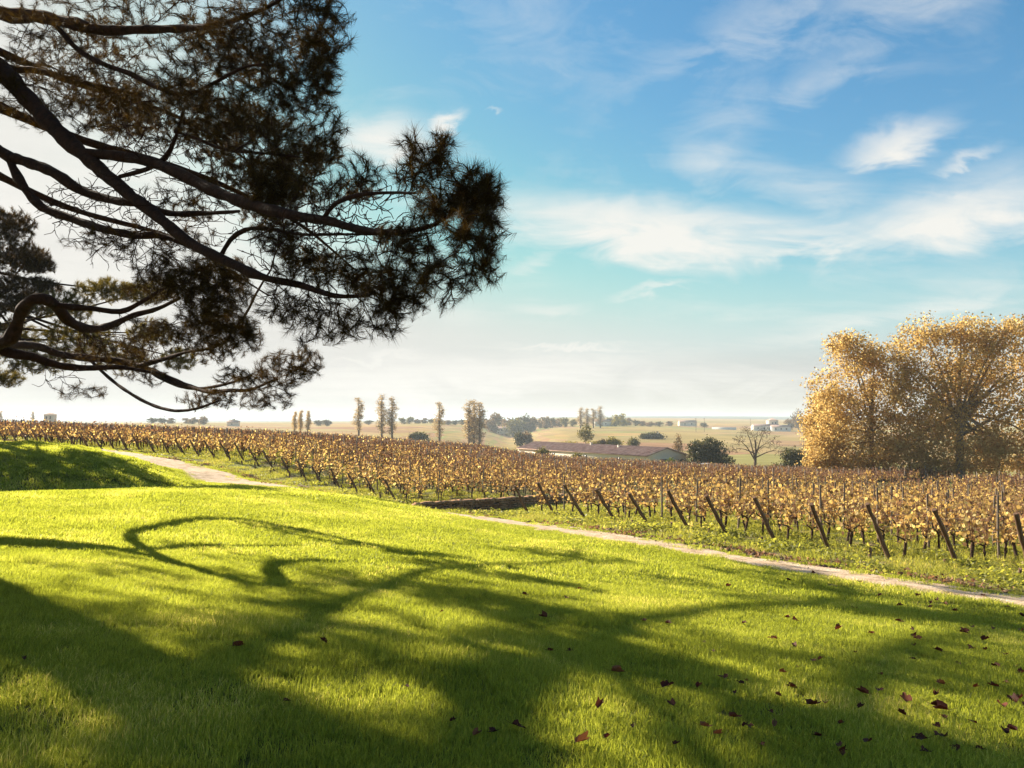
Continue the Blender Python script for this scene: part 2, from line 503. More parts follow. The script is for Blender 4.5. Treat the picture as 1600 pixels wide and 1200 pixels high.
# ------------------------------------------------------------------ terrain
def build_height():
    pts = [(0, 0, 0.0), (0, 4, -0.16), (5, 0, -0.35), (-6, 0, 0.45), (0, -12, 0.6), (14, 0, -1.2), (-18, 0, 1.1), (18, -12, -1.0), (-18, -12, 1.3),
           (-60, 0, 2.4), (60, 0, -3.5), (0, -80, 1.5), (-400, 0, 6), (400, 0, -8), (0, -800, 5), (-3000, 0, 5), (3000, 0, -5), (-3000, -3000, 5), (3000, -3000, -5), (-8000, 0, 0), (8000, 0, 0),
           (0, 9, -0.55), (-5, 9, -0.18), (5, 9, -0.92), (0, 15, -1.0), (-6, 16, -0.55), (-10, 10, 0.15),
           (8.3, 12.5, -1.5), (0.55, 22, -1.53), (13.5, 6, -1.5), (4.5, 17.2, -1.52), (-14, 14, 0.12), (-20, 14, 0.5),
           (-13, 25.8, -1.08), (-20, 25, -0.95), (-28, 23, -0.5), (-40, 22, 0.3),
           (-22, 28.2, -0.95), (-19.5, 27.8, -1.05), (-16.5, 27.6, -1.1), (-30, 27.5, -0.6),
           (-40, 35, 0.9), (-60, 50, 1.2), (-6, 32.5, -1.62), (1.8, 23, -1.62), (9.5, 13.5, -1.6)]
    pix = [(650, 798, 25), (560, 779, 26), (430, 766, 26.3), (200, 769, 23), (0, 775, 20.4),
           (0, 735, 29.6), (80, 735, 29.6), (160, 740, 29.6), (0, 710, 32), (100, 712, 32), (0, 693, 37), (60, 694, 37), (120, 699, 36.5), (180, 712, 35), (215, 726, 34), (245, 740, 33), (290, 759, 31.5), (330, 768, 31),
           (430, 771, 29), (430, 767, 32), (500, 776, 29), (500, 776, 32),
           (430, 758, 36), (370, 755, 36.7), (315, 737, 40), (255, 724, 43.5), (205, 713, 46.5), (150, 705.5, 50), (100, 700, 52), (300, 752, 36), (262, 735, 40), (200, 715, 44), (150, 708, 46), (300, 738, 38.5), (40, 695, 54),
           (25, 691, 58), (185, 701, 53.5), (367, 717, 48.5), (440, 738, 46), (516, 762, 43.5), (620, 784, 41),
           (1600, 895, 18), (1490, 881, 18.8), (1384, 873, 20), (1208, 848, 22), (1012, 823, 25.5), (960, 816, 27), (868, 808, 31), (825, 803, 34),
           (650, 802, 38), (760, 801, 41), (731, 777, 44), (900, 778, 50),
           (0, 676, 100), (430, 693, 100), (740, 712, 100), (1050, 746, 80), (1300, 758, 75), (1490, 752, 83), (1600, 757, 80), (1400, 800, 42), (1100, 780, 45), (1700, 800, 45),
           (740, 697, 340), (610, 684, 340), (560, 679, 360), (470, 678, 330), (1000, 702, 260), (1015, 728, 150), (1100, 736, 150), (1180, 741, 160), (1240, 743, 135), (1500, 747, 130), (900, 715, 200),
           (900, 681, 500), (700, 668, 700), (1000, 670, 700), (400, 667, 650), (1200, 680, 600), (1200, 672, 800), (0, 667, 300), (0, 661.5, 700), (150, 662, 500), (1600, 690, 500),
           (700, 661, 900), (1000, 661.5, 1000), (300, 661.5, 800), (1250, 665, 1000), (1600, 668, 1000), (-800, 660, 800)]
    allp = [tuple(p) for p in pts] + [tuple(P(*q)) for q in pix]
    for (x, y, z) in [(-1500, 1800, -6), (0, 1900, -12), (1500, 1900, -14), (-3000, 5000, 2), (-1500, 5200, 2), (0, 4600, 8), (450, 4600, 24), (1100, 4600, 29), (2000, 4600, 25), (3000, 4600, 27), (5000, 5000, 14), (0, 8000, 0), (-6000, 8000, 0), (6000, 8000, 0), (-8000, 3000, 0), (8000, 3000, 0)]:
        allp.append((x, y, z))
    a = np.array(allp)

    def warp(x, y):
        return np.stack([np.arcsinh(np.asarray(x) / 15.0), np.arcsinh(np.asarray(y) / 15.0)], axis=-1)
    c = warp(a[:, 0], a[:, 1])

    def kern(r2):
        return 0.5 * r2 * np.log(r2 + 1e-12)
    n = len(c)
    d2 = ((c[:, None, :] - c[None, :, :]) ** 2).sum(-1)
    K = kern(d2) + np.eye(n) * 2e-4
    Q = np.hstack([np.ones((n, 1)), c])
    A = np.block([[K, Q], [Q.T, np.zeros((3, 3))]])
    sol = np.linalg.solve(A, np.concatenate([a[:, 2], np.zeros(3)]))

    def zg(x, y):
        x, y = np.atleast_1d(np.asarray(x, float)), np.atleast_1d(np.asarray(y, float))
        sh = x.shape
        q = warp(x.ravel(), y.ravel())
        out = np.empty(len(q))
        for s in range(0, len(q), 20000):
            b = q[s:s + 20000]
            r2 = ((b[:, None, :] - c[None, :, :]) ** 2).sum(-1)
            out[s:s + 20000] = kern(r2) @ sol[:n] + sol[n] + b @ sol[n + 1:]
        out += (0.012 * np.sin(x.ravel() * 1.7 + 1.3 * np.sin(y.ravel() * 0.9)) * np.cos(y.ravel() * 1.3 + 0.7 * x.ravel())) * np.exp(-(y.ravel() / 60) ** 2)
        return out.reshape(sh)
    return zg


zg = build_height()


def G(x, y):
    return Vector((x, y, float(zg(x, y)[0])))


PATH_PTS = np.array([(29.3, -12.4), (19.4, 0.2), (14.0, 6.8), (9.05, 13.1), (5.05, 17.9), (1.4, 22.5), (-2.6, 27.5), (-6.4, 31.9), (-9.9, 34.6), (-13.1, 36.8), (-16.1, 40.0), (-19.7, 43.5), (-23.0, 46.5), (-27.0, 50.0), (-33.0, 53.6), (-46, 59.4), (-62, 65), (-90, 74)], dtype=float)


def half_width(y):
    return np.interp(y, [8, 22, 32, 40, 60], [0.86, 0.98, 1.5, 1.9, 1.8])

PATHC, _ = catmull(np.hstack([PATH_PTS, np.zeros((len(PATH_PTS), 1))]), 0.5)
PATHC = PATHC[:, :2]


def path_signed(x, y):
    """signed distance to the path's middle; positive on the vineyard side"""
    x, y = np.asarray(x, float).ravel(), np.asarray(y, float).ravel()
    seg = PATHC[1:] - PATHC[:-1]
    out = np.empty(len(x))
    for s in range(0, len(x), 20000):
        p = np.stack([x[s:s + 20000], y[s:s + 20000]], axis=1)
        d2 = ((p[:, None, :] - PATHC[None, :-1, :]) ** 2).sum(-1)
        k = d2.argmin(1)
        rel = p - PATHC[k]
        t = seg[k] / np.linalg.norm(seg[k], axis=1)[:, None]
        cr = t[:, 0] * rel[:, 1] - t[:, 1] * rel[:, 0]
        out[s:s + 20000] = -cr * 1.0
    return out


def axis_vals(fine_lo, fine_hi, step, far_lo, far_hi, ratio=1.09):
    v = list(np.arange(fine_lo, fine_hi + 1e-6, step))
    s = step
    while v[-1] < far_hi:
        s *= ratio
        v.append(v[-1] + s)
    s = step
    while v[0] > far_lo:
        s *= ratio
        v.insert(0, v[0] - s)
    return np.array(v)


def build_ground():
    xs = axis_vals(-48, 32, 0.5, -8000, 8000)
    ys = axis_vals(-4, 62, 0.5, -3000, 8000)
    X, Y = np.meshgrid(xs, ys)
    Z = zg(X.ravel(), Y.ravel())
    V = np.stack([X.ravel(), Y.ravel(), Z], axis=1)
    nx, ny = len(xs), len(ys)
    i, j = np.meshgrid(np.arange(nx - 1), np.arange(ny - 1))
    a = (j * nx + i).ravel()
    Fq = np.stack([a, a + 1, a + 1 + nx, a + nx], axis=1)
    cx, cy = V[Fq].mean(1)[:, 0], V[Fq].mean(1)[:, 1]
    near = (np.abs(cx) < 110) & (cy > -60) & (cy < 170)
    sd = np.where(near, path_signed(cx, cy), 0)
    lawn = near & (sd < 0) & (cy < 66) & (cx > -80)
    # edge of the vineyard towards the valley
    vine = near & ~lawn & (cy < 118 - 0.0 * cx) & (cx < 75)
    far = ~lawn & ~vine

    def sub(mask, name, mat):
        f = Fq[mask]
        used, inv = np.unique(f, return_inverse=True)
        me = mesh_np(name, V[used], inv.reshape(f.shape), mat, True)
        return tag(add(name, me), kind='structure')
    # vineyard earth: green strips between bare soil
    m, nt, out = new_mat('vineyard_earth')
    b = nt.nodes.new('ShaderNodeBsdfPrincipled')
    b.inputs['Roughness'].default_value = 1.0
    b.inputs['Specular IOR Level'].default_value = 0.1
    f1 = noise_node(nt, 0.6, 6, 0.65)
    e1 = ramp_node(nt, [(0.36, (0.22, 0.145, 0.095)), (0.46, (0.18, 0.155, 0.06)), (0.62, (0.13, 0.15, 0.03)), (0.75, (0.22, 0.19, 0.07))], f1)
    e2 = ramp_node(nt, [(0.3, (0.45, 0.42, 0.38)), (0.7, (1.4, 1.4, 1.4))], noise_node(nt, 5.5, 6, 0.7))
    em = nt.nodes.new('ShaderNodeMix')
    em.data_type = 'RGBA'
    em.blend_type = 'MULTIPLY'
    em.inputs['Factor'].default_value = 1.0
    nt.links.new(e1, em.inputs['A'])
    nt.links.new(e2, em.inputs['B'])
    nt.links.new(em.outputs['Result'], b.inputs['Base Color'])
    bp = nt.nodes.new('ShaderNodeBump')
    bp.inputs['Strength'].default_value = 0.6
    bp.inputs['Distance'].default_value = 0.05
    nt.links.new(noise_node(nt, 9, 5), bp.inputs['Height'])
    nt.links.new(bp.outputs[0], b.inputs['Normal'])
    nt.links.new(b.outputs[0], out.inputs[0])
    M['vine_earth'] = m
    # far fields: a patchwork of vine plots in different turning colours, with fine row lines
    m, nt, out = new_mat('far_fields')
    b = nt.nodes.new('ShaderNodeBsdfPrincipled')
    b.inputs['Roughness'].default_value = 1.0
    b.inputs['Specular IOR Level'].default_value = 0.05
    tc = nt.nodes.new('ShaderNodeTexCoord')
    mp = nt.nodes.new('ShaderNodeMapping')
    mp.inputs['Rotation'].default_value = (0, 0, R(24))
    mp.inputs['Scale'].default_value = (0.0045, 0.011, 1.0)
    nt.links.new(tc.outputs['Object'], mp.inputs[0])
    vor = nt.nodes.new('ShaderNodeTexVoronoi')
    vor.inputs['Scale'].default_value = 1.0
    vor.inputs['Randomness'].default_value = 0.75
    nt.links.new(mp.outputs[0], vor.inputs['Vector'])
    sp = nt.nodes.new('ShaderNodeSeparateColor')
    nt.links.new(vor.outputs['Color'], sp.inputs[0])
    plot = ramp_node(nt, [(0.0, (0.27, 0.165, 0.095)), (0.22, (0.235, 0.205, 0.085)), (0.42, (0.34, 0.225, 0.10)), (0.6, (0.19, 0.205, 0.075)), (0.78, (0.32, 0.235, 0.12)), (1.0, (0.25, 0.145, 0.09))], sp.outputs[0])
    n2 = noise_node(nt, 0.03, 6, 0.6)
    var = ramp_node(nt, [(0.3, (0.75, 0.72, 0.68)), (0.7, (1.25, 1.2, 1.1))], n2)
    mul = nt.nodes.new('ShaderNodeMix')
    mul.data_type = 'RGBA'
    mul.blend_type = 'MULTIPLY'
    mul.inputs['Factor'].default_value = 1.0
    nt.links.new(plot, mul.inputs['A'])
    nt.links.new(var, mul.inputs['B'])
    n3 = noise_node(nt, 0.35, 3, 0.6, vec_scale=(0.25, 1.3, 1))
    var3 = ramp_node(nt, [(0.35, (0.7, 0.66, 0.6)), (0.65, (1.2, 1.2, 1.2))], n3)
    mul2 = nt.nodes.new('ShaderNodeMix')
    mul2.data_type = 'RGBA'
    mul2.blend_type = 'MULTIPLY'
    mul2.inputs['Factor'].default_value = 0.8
    nt.links.new(mul.outputs['Result'], mul2.inputs['A'])
    nt.links.new(var3, mul2.inputs['B'])
    nt.links.new(mul2.outputs['Result'], b.inputs['Base Color'])
    nt.links.new(b.outputs[0], out.inputs[0])
    M['fields'] = m
    sub(lawn, 'lawn', M['lawn_soil'])
    sub(vine, 'vineyard_ground', M['vine_earth'])
    hill = far & (cy > 2300)
    M['hill_wood'] = surf_mat('wooded_hills', [(0.35, (0.022, 0.032, 0.022)), (0.65, (0.045, 0.058, 0.034))], 0.004, 1.0, 0)
    sub(far & ~hill, 'far_fields', M['fields'])
    sub(hill, 'hills', M['hill_wood'])


build_ground()


def build_path():
    c, _ = catmull(np.hstack([PATH_PTS, np.zeros((len(PATH_PTS), 1))]), 0.35)
    t = np.gradient(c[:, :2], axis=0)
    t /= np.linalg.norm(t, axis=1)[:, None]
    nrm = np.stack([t[:, 1], -t[:, 0]], axis=1)      # towards the vineyard side
    offs = np.linspace(-1, 1, 13)
    verts = []
    for k, o in enumerate(offs):
        jit = 0.0 if abs(o) < 0.9 else 0.16
        w = half_width(c[:, 1]) + 0.10 * np.sin(np.arange(len(c)) * 0.21) + (0.13 * np.sin(np.arange(len(c)) * 0.53 + o * 2) + 0.09 * np.sin(np.arange(len(c)) * 1.27 + o)) + jit * RNG.normal(size=len(c))
        xy = c[:, :2] + nrm * (o * w)[:, None]
        z = zg(xy[:, 0], xy[:, 1]) + (0.035 if abs(o) < 0.95 else -0.04) - 0.025 * math.exp(-((abs(o) - 0.5) / 0.18) ** 2)
        verts.append(np.column_stack([xy, z]))
    V = np.stack(verts, axis=1).reshape(-1, 3)
    n, k = len(c), len(offs)
    i, j = np.meshgrid(np.arange(k - 1), np.arange(n - 1))
    a = (j * k + i).ravel()
    tag(add('path', mesh_np('path', V, np.stack([a, a + k, a + k + 1, a + 1], axis=1)[:, ::-1], M['path'], True)), kind='structure')
    return c, nrm


PC, PN = build_path()


# ------------------------------------------------------------------ scattering of uncountable growth
def scatter(name, pts, rot, scl, idx, variants, kind='stuff', label=None, cat=None):
    coll = bpy.data.collections.new(name + '_kinds')
    for k, me in enumerate(variants):
        coll.objects.link(bpy.data.objects.new('%s_kind_%02d' % (name, k), me))
    me = bpy.data.meshes.new(name)
    me.vertices.add(len(pts))
    me.vertices.foreach_set('co', np.asarray(pts, dtype=np.float32).ravel())
    me.attributes.new('rot', 'FLOAT_VECTOR', 'POINT').data.foreach_set('vector', np.asarray(rot, dtype=np.float32).ravel())
    scl = np.asarray(scl, dtype=np.float32)
    if scl.ndim == 1: scl = np.repeat(scl[:, None], 3, 1)
    me.attributes.new('scl', 'FLOAT_VECTOR', 'POINT').data.foreach_set('vector', scl.ravel())
    me.attributes.new('kind_index', 'INT', 'POINT').data.foreach_set('value', np.asarray(idx, dtype=np.int32))
    me.update()
    o = add(name, me)
    tag(o, label, cat, None, kind)
    ng = bpy.data.node_groups.new(name, 'GeometryNodeTree')
    ng.interface.new_socket('Geometry', in_out='INPUT', socket_type='NodeSocketGeometry')
    ng.interface.new_socket('Geometry', in_out='OUTPUT', socket_type='NodeSocketGeometry')
    N, L = ng.nodes, ng.links
    gi, go = N.new('NodeGroupInput'), N.new('NodeGroupOutput')
    ci = N.new('GeometryNodeCollectionInfo')
    ci.inputs['Collection'].default_value = coll
    ci.inputs['Separate Children'].default_value = True
    ci.inputs['Reset Children'].default_value = True
    ip = N.new('GeometryNodeInstanceOnPoints')
    ip.inputs['Pick Instance'].default_value = True

    def attr(nm, ty):
        a = N.new('GeometryNodeInputNamedAttribute')
        a.data_type = ty
        a.inputs['Name'].default_value = nm
        return a.outputs['Attribute']
    e2r = N.new('FunctionNodeEulerToRotation')
    L.new(attr('rot', 'FLOAT_VECTOR'), e2r.inputs[0])
    L.new(gi.outputs[0], ip.inputs['Points'])
    L.new(ci.outputs[0], ip.inputs['Instance'])
    L.new(attr('kind_index', 'INT'), ip.inputs['Instance Index'])
    L.new(e2r.outputs[0], ip.inputs['Rotation'])
    L.new(attr('scl', 'FLOAT_VECTOR'), ip.inputs['Scale'])
    L.new(ip.outputs[0], go.inputs[0])
    md = o.modifiers.new('scatter', 'NODES')
    md.node_group = ng
    return o


def blade_patch(name, size, count, h_lo, h_hi, width, mat, lean=0.5, seed=0):
    g = np.random.default_rng(seed)
    bx, by = g.uniform(-size / 2, size / 2, count), g.uniform(-size / 2, size / 2, count)
    h = g.uniform(h_lo, h_hi, count) * (0.75 + 0.5 * g.random(count))
    a = g.uniform(0, 2 * math.pi, count)
    ln = np.abs(g.normal(0, lean, count)) * h
    la = g.uniform(0, 2 * math.pi, count)
    wx, wy = np.cos(a) * width / 2, np.sin(a) * width / 2
    lx, ly = np.cos(la) * ln, np.sin(la) * ln
    z0 = np.full(count, -0.01)
    v = np.stack([np.stack([bx - wx, by - wy, z0], 1), np.stack([bx + wx, by + wy, z0], 1),
                  np.stack([bx + lx * 0.4 + wx * 0.8, by + ly * 0.4 + wy * 0.8, h * 0.6], 1), np.stack([bx + lx * 0.4 - wx * 0.8, by + ly * 0.4 - wy * 0.8, h * 0.6], 1),
                  np.stack([bx + lx, by + ly, h * 0.97], 1)], axis=1)
    b = (np.arange(count) * 5)[:, None]
    return mesh_np(name, v.reshape(-1, 3), [np.hstack([b, b + 1, b + 2, b + 3]), np.hstack([b + 3, b + 2, b + 4])], mat)


def ground_tilt(x, y):
    """euler angles that lay a patch flat on the slope (before its turn about Z)"""
    e = 0.5
    gx = (zg(x + e, y) - zg(x - e, y)) / (2 * e)
    gy = (zg(x, y + e) - zg(x, y - e)) / (2 * e)
    return np.arctan(gy), -np.arctan(gx)


def lattice(x0, x1, y0, y1, step):
    gx, gy = np.meshgrid(np.arange(x0, x1, step), np.arange(y0, y1, step))
    x, y = gx.ravel(), gy.ravel()
    return x + RNG.uniform(-.2, .2, len(x)) * step, y + RNG.uniform(-.2, .2, len(x)) * step


def tilted(x, y, spin):
    """euler XYZ whose rotation is: spin about Z first, then tilt with the slope"""
    from mathutils import Euler
    tx, ty = ground_tilt(x, y)
    out = np.empty((len(x), 3))
    for k in range(len(x)):
        out[k] = (Euler((tx[k], ty[k], 0)).to_matrix() @ Euler((0, 0, spin[k])).to_matrix()).to_euler()
    return out


def build_grass():
    near = [blade_patch('lawn_patch_%d' % k, 0.9, 6200, 0.028, 0.062, 0.0042, M['grass'], 0.6, 20 + k) for k in range(5)]
    mid = [blade_patch('lawn_patch_far_%d' % k, 1.5, 4200, 0.03, 0.065, 0.010, M['grass'], 0.6, 40 + k) for k in range(4)]
    far = [blade_patch('lawn_patch_farther_%d' % k, 2.4, 3600, 0.035, 0.075, 0.020, M['grass'], 0.6, 50 + k) for k in range(3)]
    X, Y, S, I = [], [], [], []
    for (y0, y1, step, lo, hi, first, count) in [(2.0, 11.5, 0.70, .95, 1.15, 0, 5), (11.0, 25, 1.15, .95, 1.15, 5, 4), (23.5, 60, 1.7, 1.0, 1.2, 9, 3)]:
        x, y = lattice(-50, 24, y0, y1, step)
        keep = (np.abs(x) < .8 * y + 1.2) & (path_signed(x, y) < -half_width(y) - step * .28)
        x, y = x[keep], y[keep]
        s = RNG.uniform(lo, hi, len(x))
        X.append(x); Y.append(y)
        S.append(np.stack([s, s, s * RNG.uniform(.8, 1.35, len(x))], 1))
        I.append(RNG.integers(0, count, len(x)) + first)
    # small tufts along the ragged edge of the path
    edge = [blade_patch('lawn_edge_%d' % k, 0.3, 150, 0.03, 0.085, 0.007, M['grass'], 0.7, 70 + k) for k in range(3)]
    n = 6000
    t = RNG.integers(0, len(PC), n)
    hw = half_width(PC[t, 1])
    side = np.where(RNG.random(n) < .72, 1.0, -1.0)
    xy = PC[t, :2] - PN[t] * ((hw + RNG.normal(.06, .26, n) + .14 * np.sin(t * .37)) * side)[:, None]
    ok = (xy[:, 1] > 6) & (np.abs(xy[:, 0]) < .8 * xy[:, 1] + 1)
    xy = xy[ok]
    s = RNG.uniform(.8, 1.3, len(xy))
    X.append(xy[:, 0]); Y.append(xy[:, 1])
    S.append(np.stack([s, s, s], 1))
    I.append(RNG.integers(0, 3, len(xy)) + 12)
    x, y, s, idx = np.concatenate(X), np.concatenate(Y), np.concatenate(S), np.concatenate(I)
    rot = tilted(x, y, RNG.uniform(0, 6.28, len(x)))
    scatter('lawn_grass', np.stack([x, y, zg(x, y)], 1), rot, s, idx, near + mid + far + edge, 'stuff', 'short sunlit green grass covering the lawn', 'grass')


build_grass()


# ------------------------------------------------------------------ growing branches
def grow(nodes, dirs, targets, back_cost=0.7, bend=0.45, step=0.25, wiggle=0.03, rad=(0.0035, 0.008), tip=0.0022, order_noise=0.15, droop=0.0):
    """join every target to the nearest suitable branch point by a curved twig; returns twigs and the direction at each tip"""
    nodes, dirs, targets = np.asarray(nodes, float), np.asarray(dirs, float), np.asarray(targets, float)
    cap = len(nodes) + len(targets) * 14
    NP, ND = np.empty((cap, 3)), np.empty((cap, 3))
    n = len(nodes)
    NP[:n], ND[:n] = nodes, dirs
    d0 = np.empty(len(targets))
    for s in range(0, len(targets), 500):
        d0[s:s + 500] = np.sqrt(((targets[s:s + 500, None, :] - nodes[None, :, :]) ** 2).sum(-1)).min(1)
    order = np.argsort(d0 * (1 + order_noise * RNG.normal(size=len(d0))))
    twigs, tips = [], np.zeros((len(targets), 3))
    for t in order:
        a = targets[t]
        rel = a - NP[:n]
        dist = np.sqrt((rel ** 2).sum(1)) + 1e-6
        cosang = (rel * ND[:n]).sum(1) / dist
        k = int(np.argmin(dist * (1 + back_cost * (1 - cosang))))
        L = dist[k]
        p0, dr = NP[k], ND[k]
        ctrl = p0 + dr * L * bend + np.array((0, 0, -droop * L))
        m = int(min(12, max(2, math.ceil(L / step)))) + 1
        u = np.linspace(0, 1, m)[:, None]
        c = p0 * (1 - u) ** 2 + 2 * ctrl * u * (1 - u) + a * u * u
        if m > 2: c[1:-1] += RNG.normal(0, wiggle * min(L, 0.6), (m - 2, 3))
        r0 = rad[0] + rad[1] * L
        twigs.append((c, np.linspace(r0, tip, m)))
        dd = c[-1] - c[-2]
        tips[t] = dd / (np.linalg.norm(dd) + 1e-9)
        dv = np.gradient(c, axis=0)
        dv /= np.linalg.norm(dv, axis=1)[:, None] + 1e-9
        q = m - 1
        if n + q <= cap:
            NP[n:n + q], ND[n:n + q] = c[1:], dv[1:]
            n += q
    return twigs, tips


def ellipsoid_pts(n, c, r, shell=0.35):
    v = RNG.normal(size=(n, 3))
    v /= np.linalg.norm(v, axis=1)[:, None]
    return np.asarray(c) + v * (RNG.random(n) ** shell)[:, None] * np.asarray(r)


def needle_tuft(g, count, length, width):
    """brush of needles round a twig end; +Z is the way the twig points"""
    th = g.uniform(0, 2 * math.pi, count)
    ph = np.radians(g.uniform(10, 58, count))
    base = np.stack([np.zeros(count), np.zeros(count), -g.random(count) * length * 1.25], 1)
    d = np.stack([np.sin(ph) * np.cos(th), np.sin(ph) * np.sin(th), np.cos(ph)], 1)
    L = length * g.uniform(0.7, 1.1, count)
    side = np.cross(d, g.normal(size=(count, 3)))
    side /= np.linalg.norm(side, axis=1)[:, None]
    v = np.stack([base - side * width / 2, base + side * width / 2, base + d * L[:, None]], axis=1)
    return v.reshape(-1, 3), np.arange(count * 3).reshape(-1, 3)


# ------------------------------------------------------------------ the large pine
def build_pine():
    TX, TY = -13.9, 14.6
    base = G(TX, TY)
    trunk = np.array([(TX, TY, base.z - 0.1), (TX + 0.1, TY, base.z + 2.2), (TX + 0.25, TY - 0.1, base.z + 4.4), (TX + 0.3, TY - 0.2, base.z + 7.5), (TX + 0.1, TY, base.z + 10.5), (TX + 0.4, TY - 0.3, base.z + 13.5)])
    trunk_r = np.array([0.75, 0.58, 0.53, 0.48, 0.4, 0.26])
    # limbs as seen in the photograph: pixel, pixel, distance, half width in pixels
    S = dict(
        A=[(0, 108, 14, 17), (55, 168, 13.3, 16), (104, 219, 12.6, 15), (137, 247, 12.2, 14), (181, 286, 11.6, 12), (236, 330, 10.9, 11), (297, 379, 10.2, 10), (352, 407, 9.6, 9), (407, 432, 9.1, 8), (467, 445, 8.7, 6), (522, 462, 8.3, 4.5), (572, 462, 8.0, 3)],
        B=[(125, 238, 12.3, 9), (192, 245, 11.7, 10), (236, 253, 11.2, 10), (275, 269, 10.7, 10.5), (319, 291, 10.2, 11), (357, 308, 9.8, 11), (407, 324, 9.2, 11), (467, 338, 8.6, 9.5), (517, 346, 8.1, 8.5), (566, 360, 7.7, 7), (621, 363, 7.3, 5.5), (676, 352, 7.0, 4), (720, 324, 6.8, 2.5)],
        C=[(0, 236, 14.2, 11), (33, 250, 13.8, 10), (82, 269, 13.2, 9.5), (126, 297, 12.7, 8.5), (176, 313, 12.2, 7.5), (220, 319, 11.7, 6.5), (264, 333, 11.3, 6), (330, 333, 10.7, 4), (374, 330, 10.2, 2.5)],
        D=[(14, 245, 14.0, 8), (24, 270, 13.8, 8), (41, 297, 13.5, 8), (66, 324, 13.2, 8), (110, 341, 12.8, 7.5), (159, 357, 12.3, 7), (209, 368, 11.8, 7), (247, 368, 11.4, 6), (297, 384, 11.0, 5), (350, 410, 10.6, 3)],
        E=[(0, 20, 13.6, 13), (55, 25, 13.2, 12), (110, 36, 12.6, 11), (165, 47, 12.1, 9), (220, 46, 11.6, 8), (275, 45, 11.1, 7), (330, 41, 10.5, 6), (379, 27, 10.0, 4.5), (418, 11, 9.5, 3.5), (445, -5, 9.2, 2.5)],
        F=[(80, 32, 12.9, 4.5), (121, 77, 12.6, 5), (159, 99, 12.2, 5), (203, 115, 11.8, 5), (242, 135, 11.4, 4.5), (291, 148, 10.9, 4), (330, 132, 10.5, 3.5), (385, 104, 10.0, 3), (435, 102, 9.6, 2)],
        G=[(0, 102, 14.8, 7), (55, 110, 14.4, 6), (110, 124, 13.9, 5), (165, 137, 13.5, 4), (220, 148, 13.0, 2.5)],
        H=[(187, 276, 11.6, 4), (231, 264, 11.3, 4.5), (258, 247, 11.1, 4.5), (272, 220, 10.9, 4), (280, 198, 10.8, 3), (286, 172, 10.7, 2)],
        I=[(274, 205, 10.9, 3), (308, 217, 10.6, 3), (352, 234, 10.2, 3), (407, 239, 9.7, 2.5), (467, 245, 9.2, 1.7)],
        J=[(505, 343, 8.2, 4.5), (524, 318, 8.0, 4.5), (561, 305, 7.7, 4), (605, 301, 7.4, 3), (649, 302, 7.1, 2)],
        K=[(345, 400, 9.7, 4.5), (360, 375, 9.6, 4.5), (384, 359, 9.4, 4), (418, 357, 9.1, 3.5), (467, 366, 8.7, 3), (528, 366, 8.2, 2.5), (605, 366, 7.6, 2)],
        L=[(-60, 545, 15.1, 14), (0, 536, 14.7, 13), (20, 524, 14.5, 12), (28, 501, 14.3, 11), (38, 479, 14, 10), (55, 467, 13.7, 10), (75, 469, 13.9, 10), (91, 482, 14.3, 9.5), (107, 501, 14.8, 9), (130, 512, 15.5, 8), (156, 513, 16.1, 7), (182, 505, 16.6, 6), (208, 493, 16.8, 5), (247, 482, 16.6, 4), (280, 466, 16.2, 3)],
        Mm=[(84, 476, 14.1, 6), (114, 480, 14, 5.5), (146, 482, 14.2, 5), (188, 487, 14.4, 5), (221, 472, 14.3, 4), (247, 456, 14.2, 3), (275, 440, 14, 2)],
        N=[(-30, 540, 15.0, 10), (0, 546, 15.0, 10), (20, 553, 15.1, 9.5), (49, 557, 15.4, 8.5), (81, 568, 15.8, 7.5), (114, 574, 16.2, 6.5), (146, 575, 16.6, 5.5), (190, 574, 17.1, 4), (235, 582, 17.5, 2.5)],
        O=[(20, 526, 14.6, 8), (8, 532, 15.5, 8), (3, 536, 16.5, 8), (14, 538, 17.7, 7.5), (58, 541, 19.3, 7), (91, 553, 20.1, 6.5), (123, 558, 20.7, 6.3), (162, 562, 21.1, 6), (195, 566, 21.1, 6), (227, 576, 20.7, 5.5), (260, 589, 20.1, 5), (292, 602, 19.3, 4), (325, 612, 18.5, 4), (357, 610, 17.7, 3.5), (390, 609, 16.9, 3), (425, 595, 16.2, 2)],
        Pp=[(140, 562, 20.9, 3), (169, 589, 20.4, 3), (195, 609, 19.8, 3), (227, 628, 19.3, 3), (253, 638, 18.8, 3), (279, 642, 18.3, 3), (309, 638, 17.8, 2.5), (342, 626, 17.4, 1.8)],
        Q=[(215, 572, 20.8, 5), (260, 560, 20, 4), (292, 550, 19.4, 3), (325, 545, 18.8, 2.5), (358, 532, 18.2, 1.8)],
        T=[(232, 578, 20.5, 4), (262, 596, 19.9, 3.5), (300, 607, 19.1, 3), (345, 602, 18.2, 2.5), (385, 590, 17.3, 2)],
    )
    roots = dict(A=[(TX + 0.4, TY - 0.3, 12.6), (-11.7, 14.5, 10.1)], C=[(TX + 0.3, TY, 10.2), (-11.6, 14.6, 8.0)], E=[(TX + 0.3, TY - 0.2, 11.6), (-11.3, 14.2, 9.9)],
                 G=[(TX + 0.4, TY, 12.2), (-11.8, 15.0, 9.4)], L=[(TX + 0.2, TY, 3.7)], N=[(-12.0, 14.7, 3.4)])
    limbs = []
    for k, seq in S.items():
        pts = [P(a, b, d) for (a, b, d, r) in seq]
        rad = [r * d / F for (a, b, d, r) in seq]
        if k in roots:
            pts = [np.array(q) for q in roots[k]] + pts
            rad = [max(rad[0] * 1.3, 0.1)] * len(roots[k]) + rad
        limbs.append(catmull(pts, 0.22, rad))
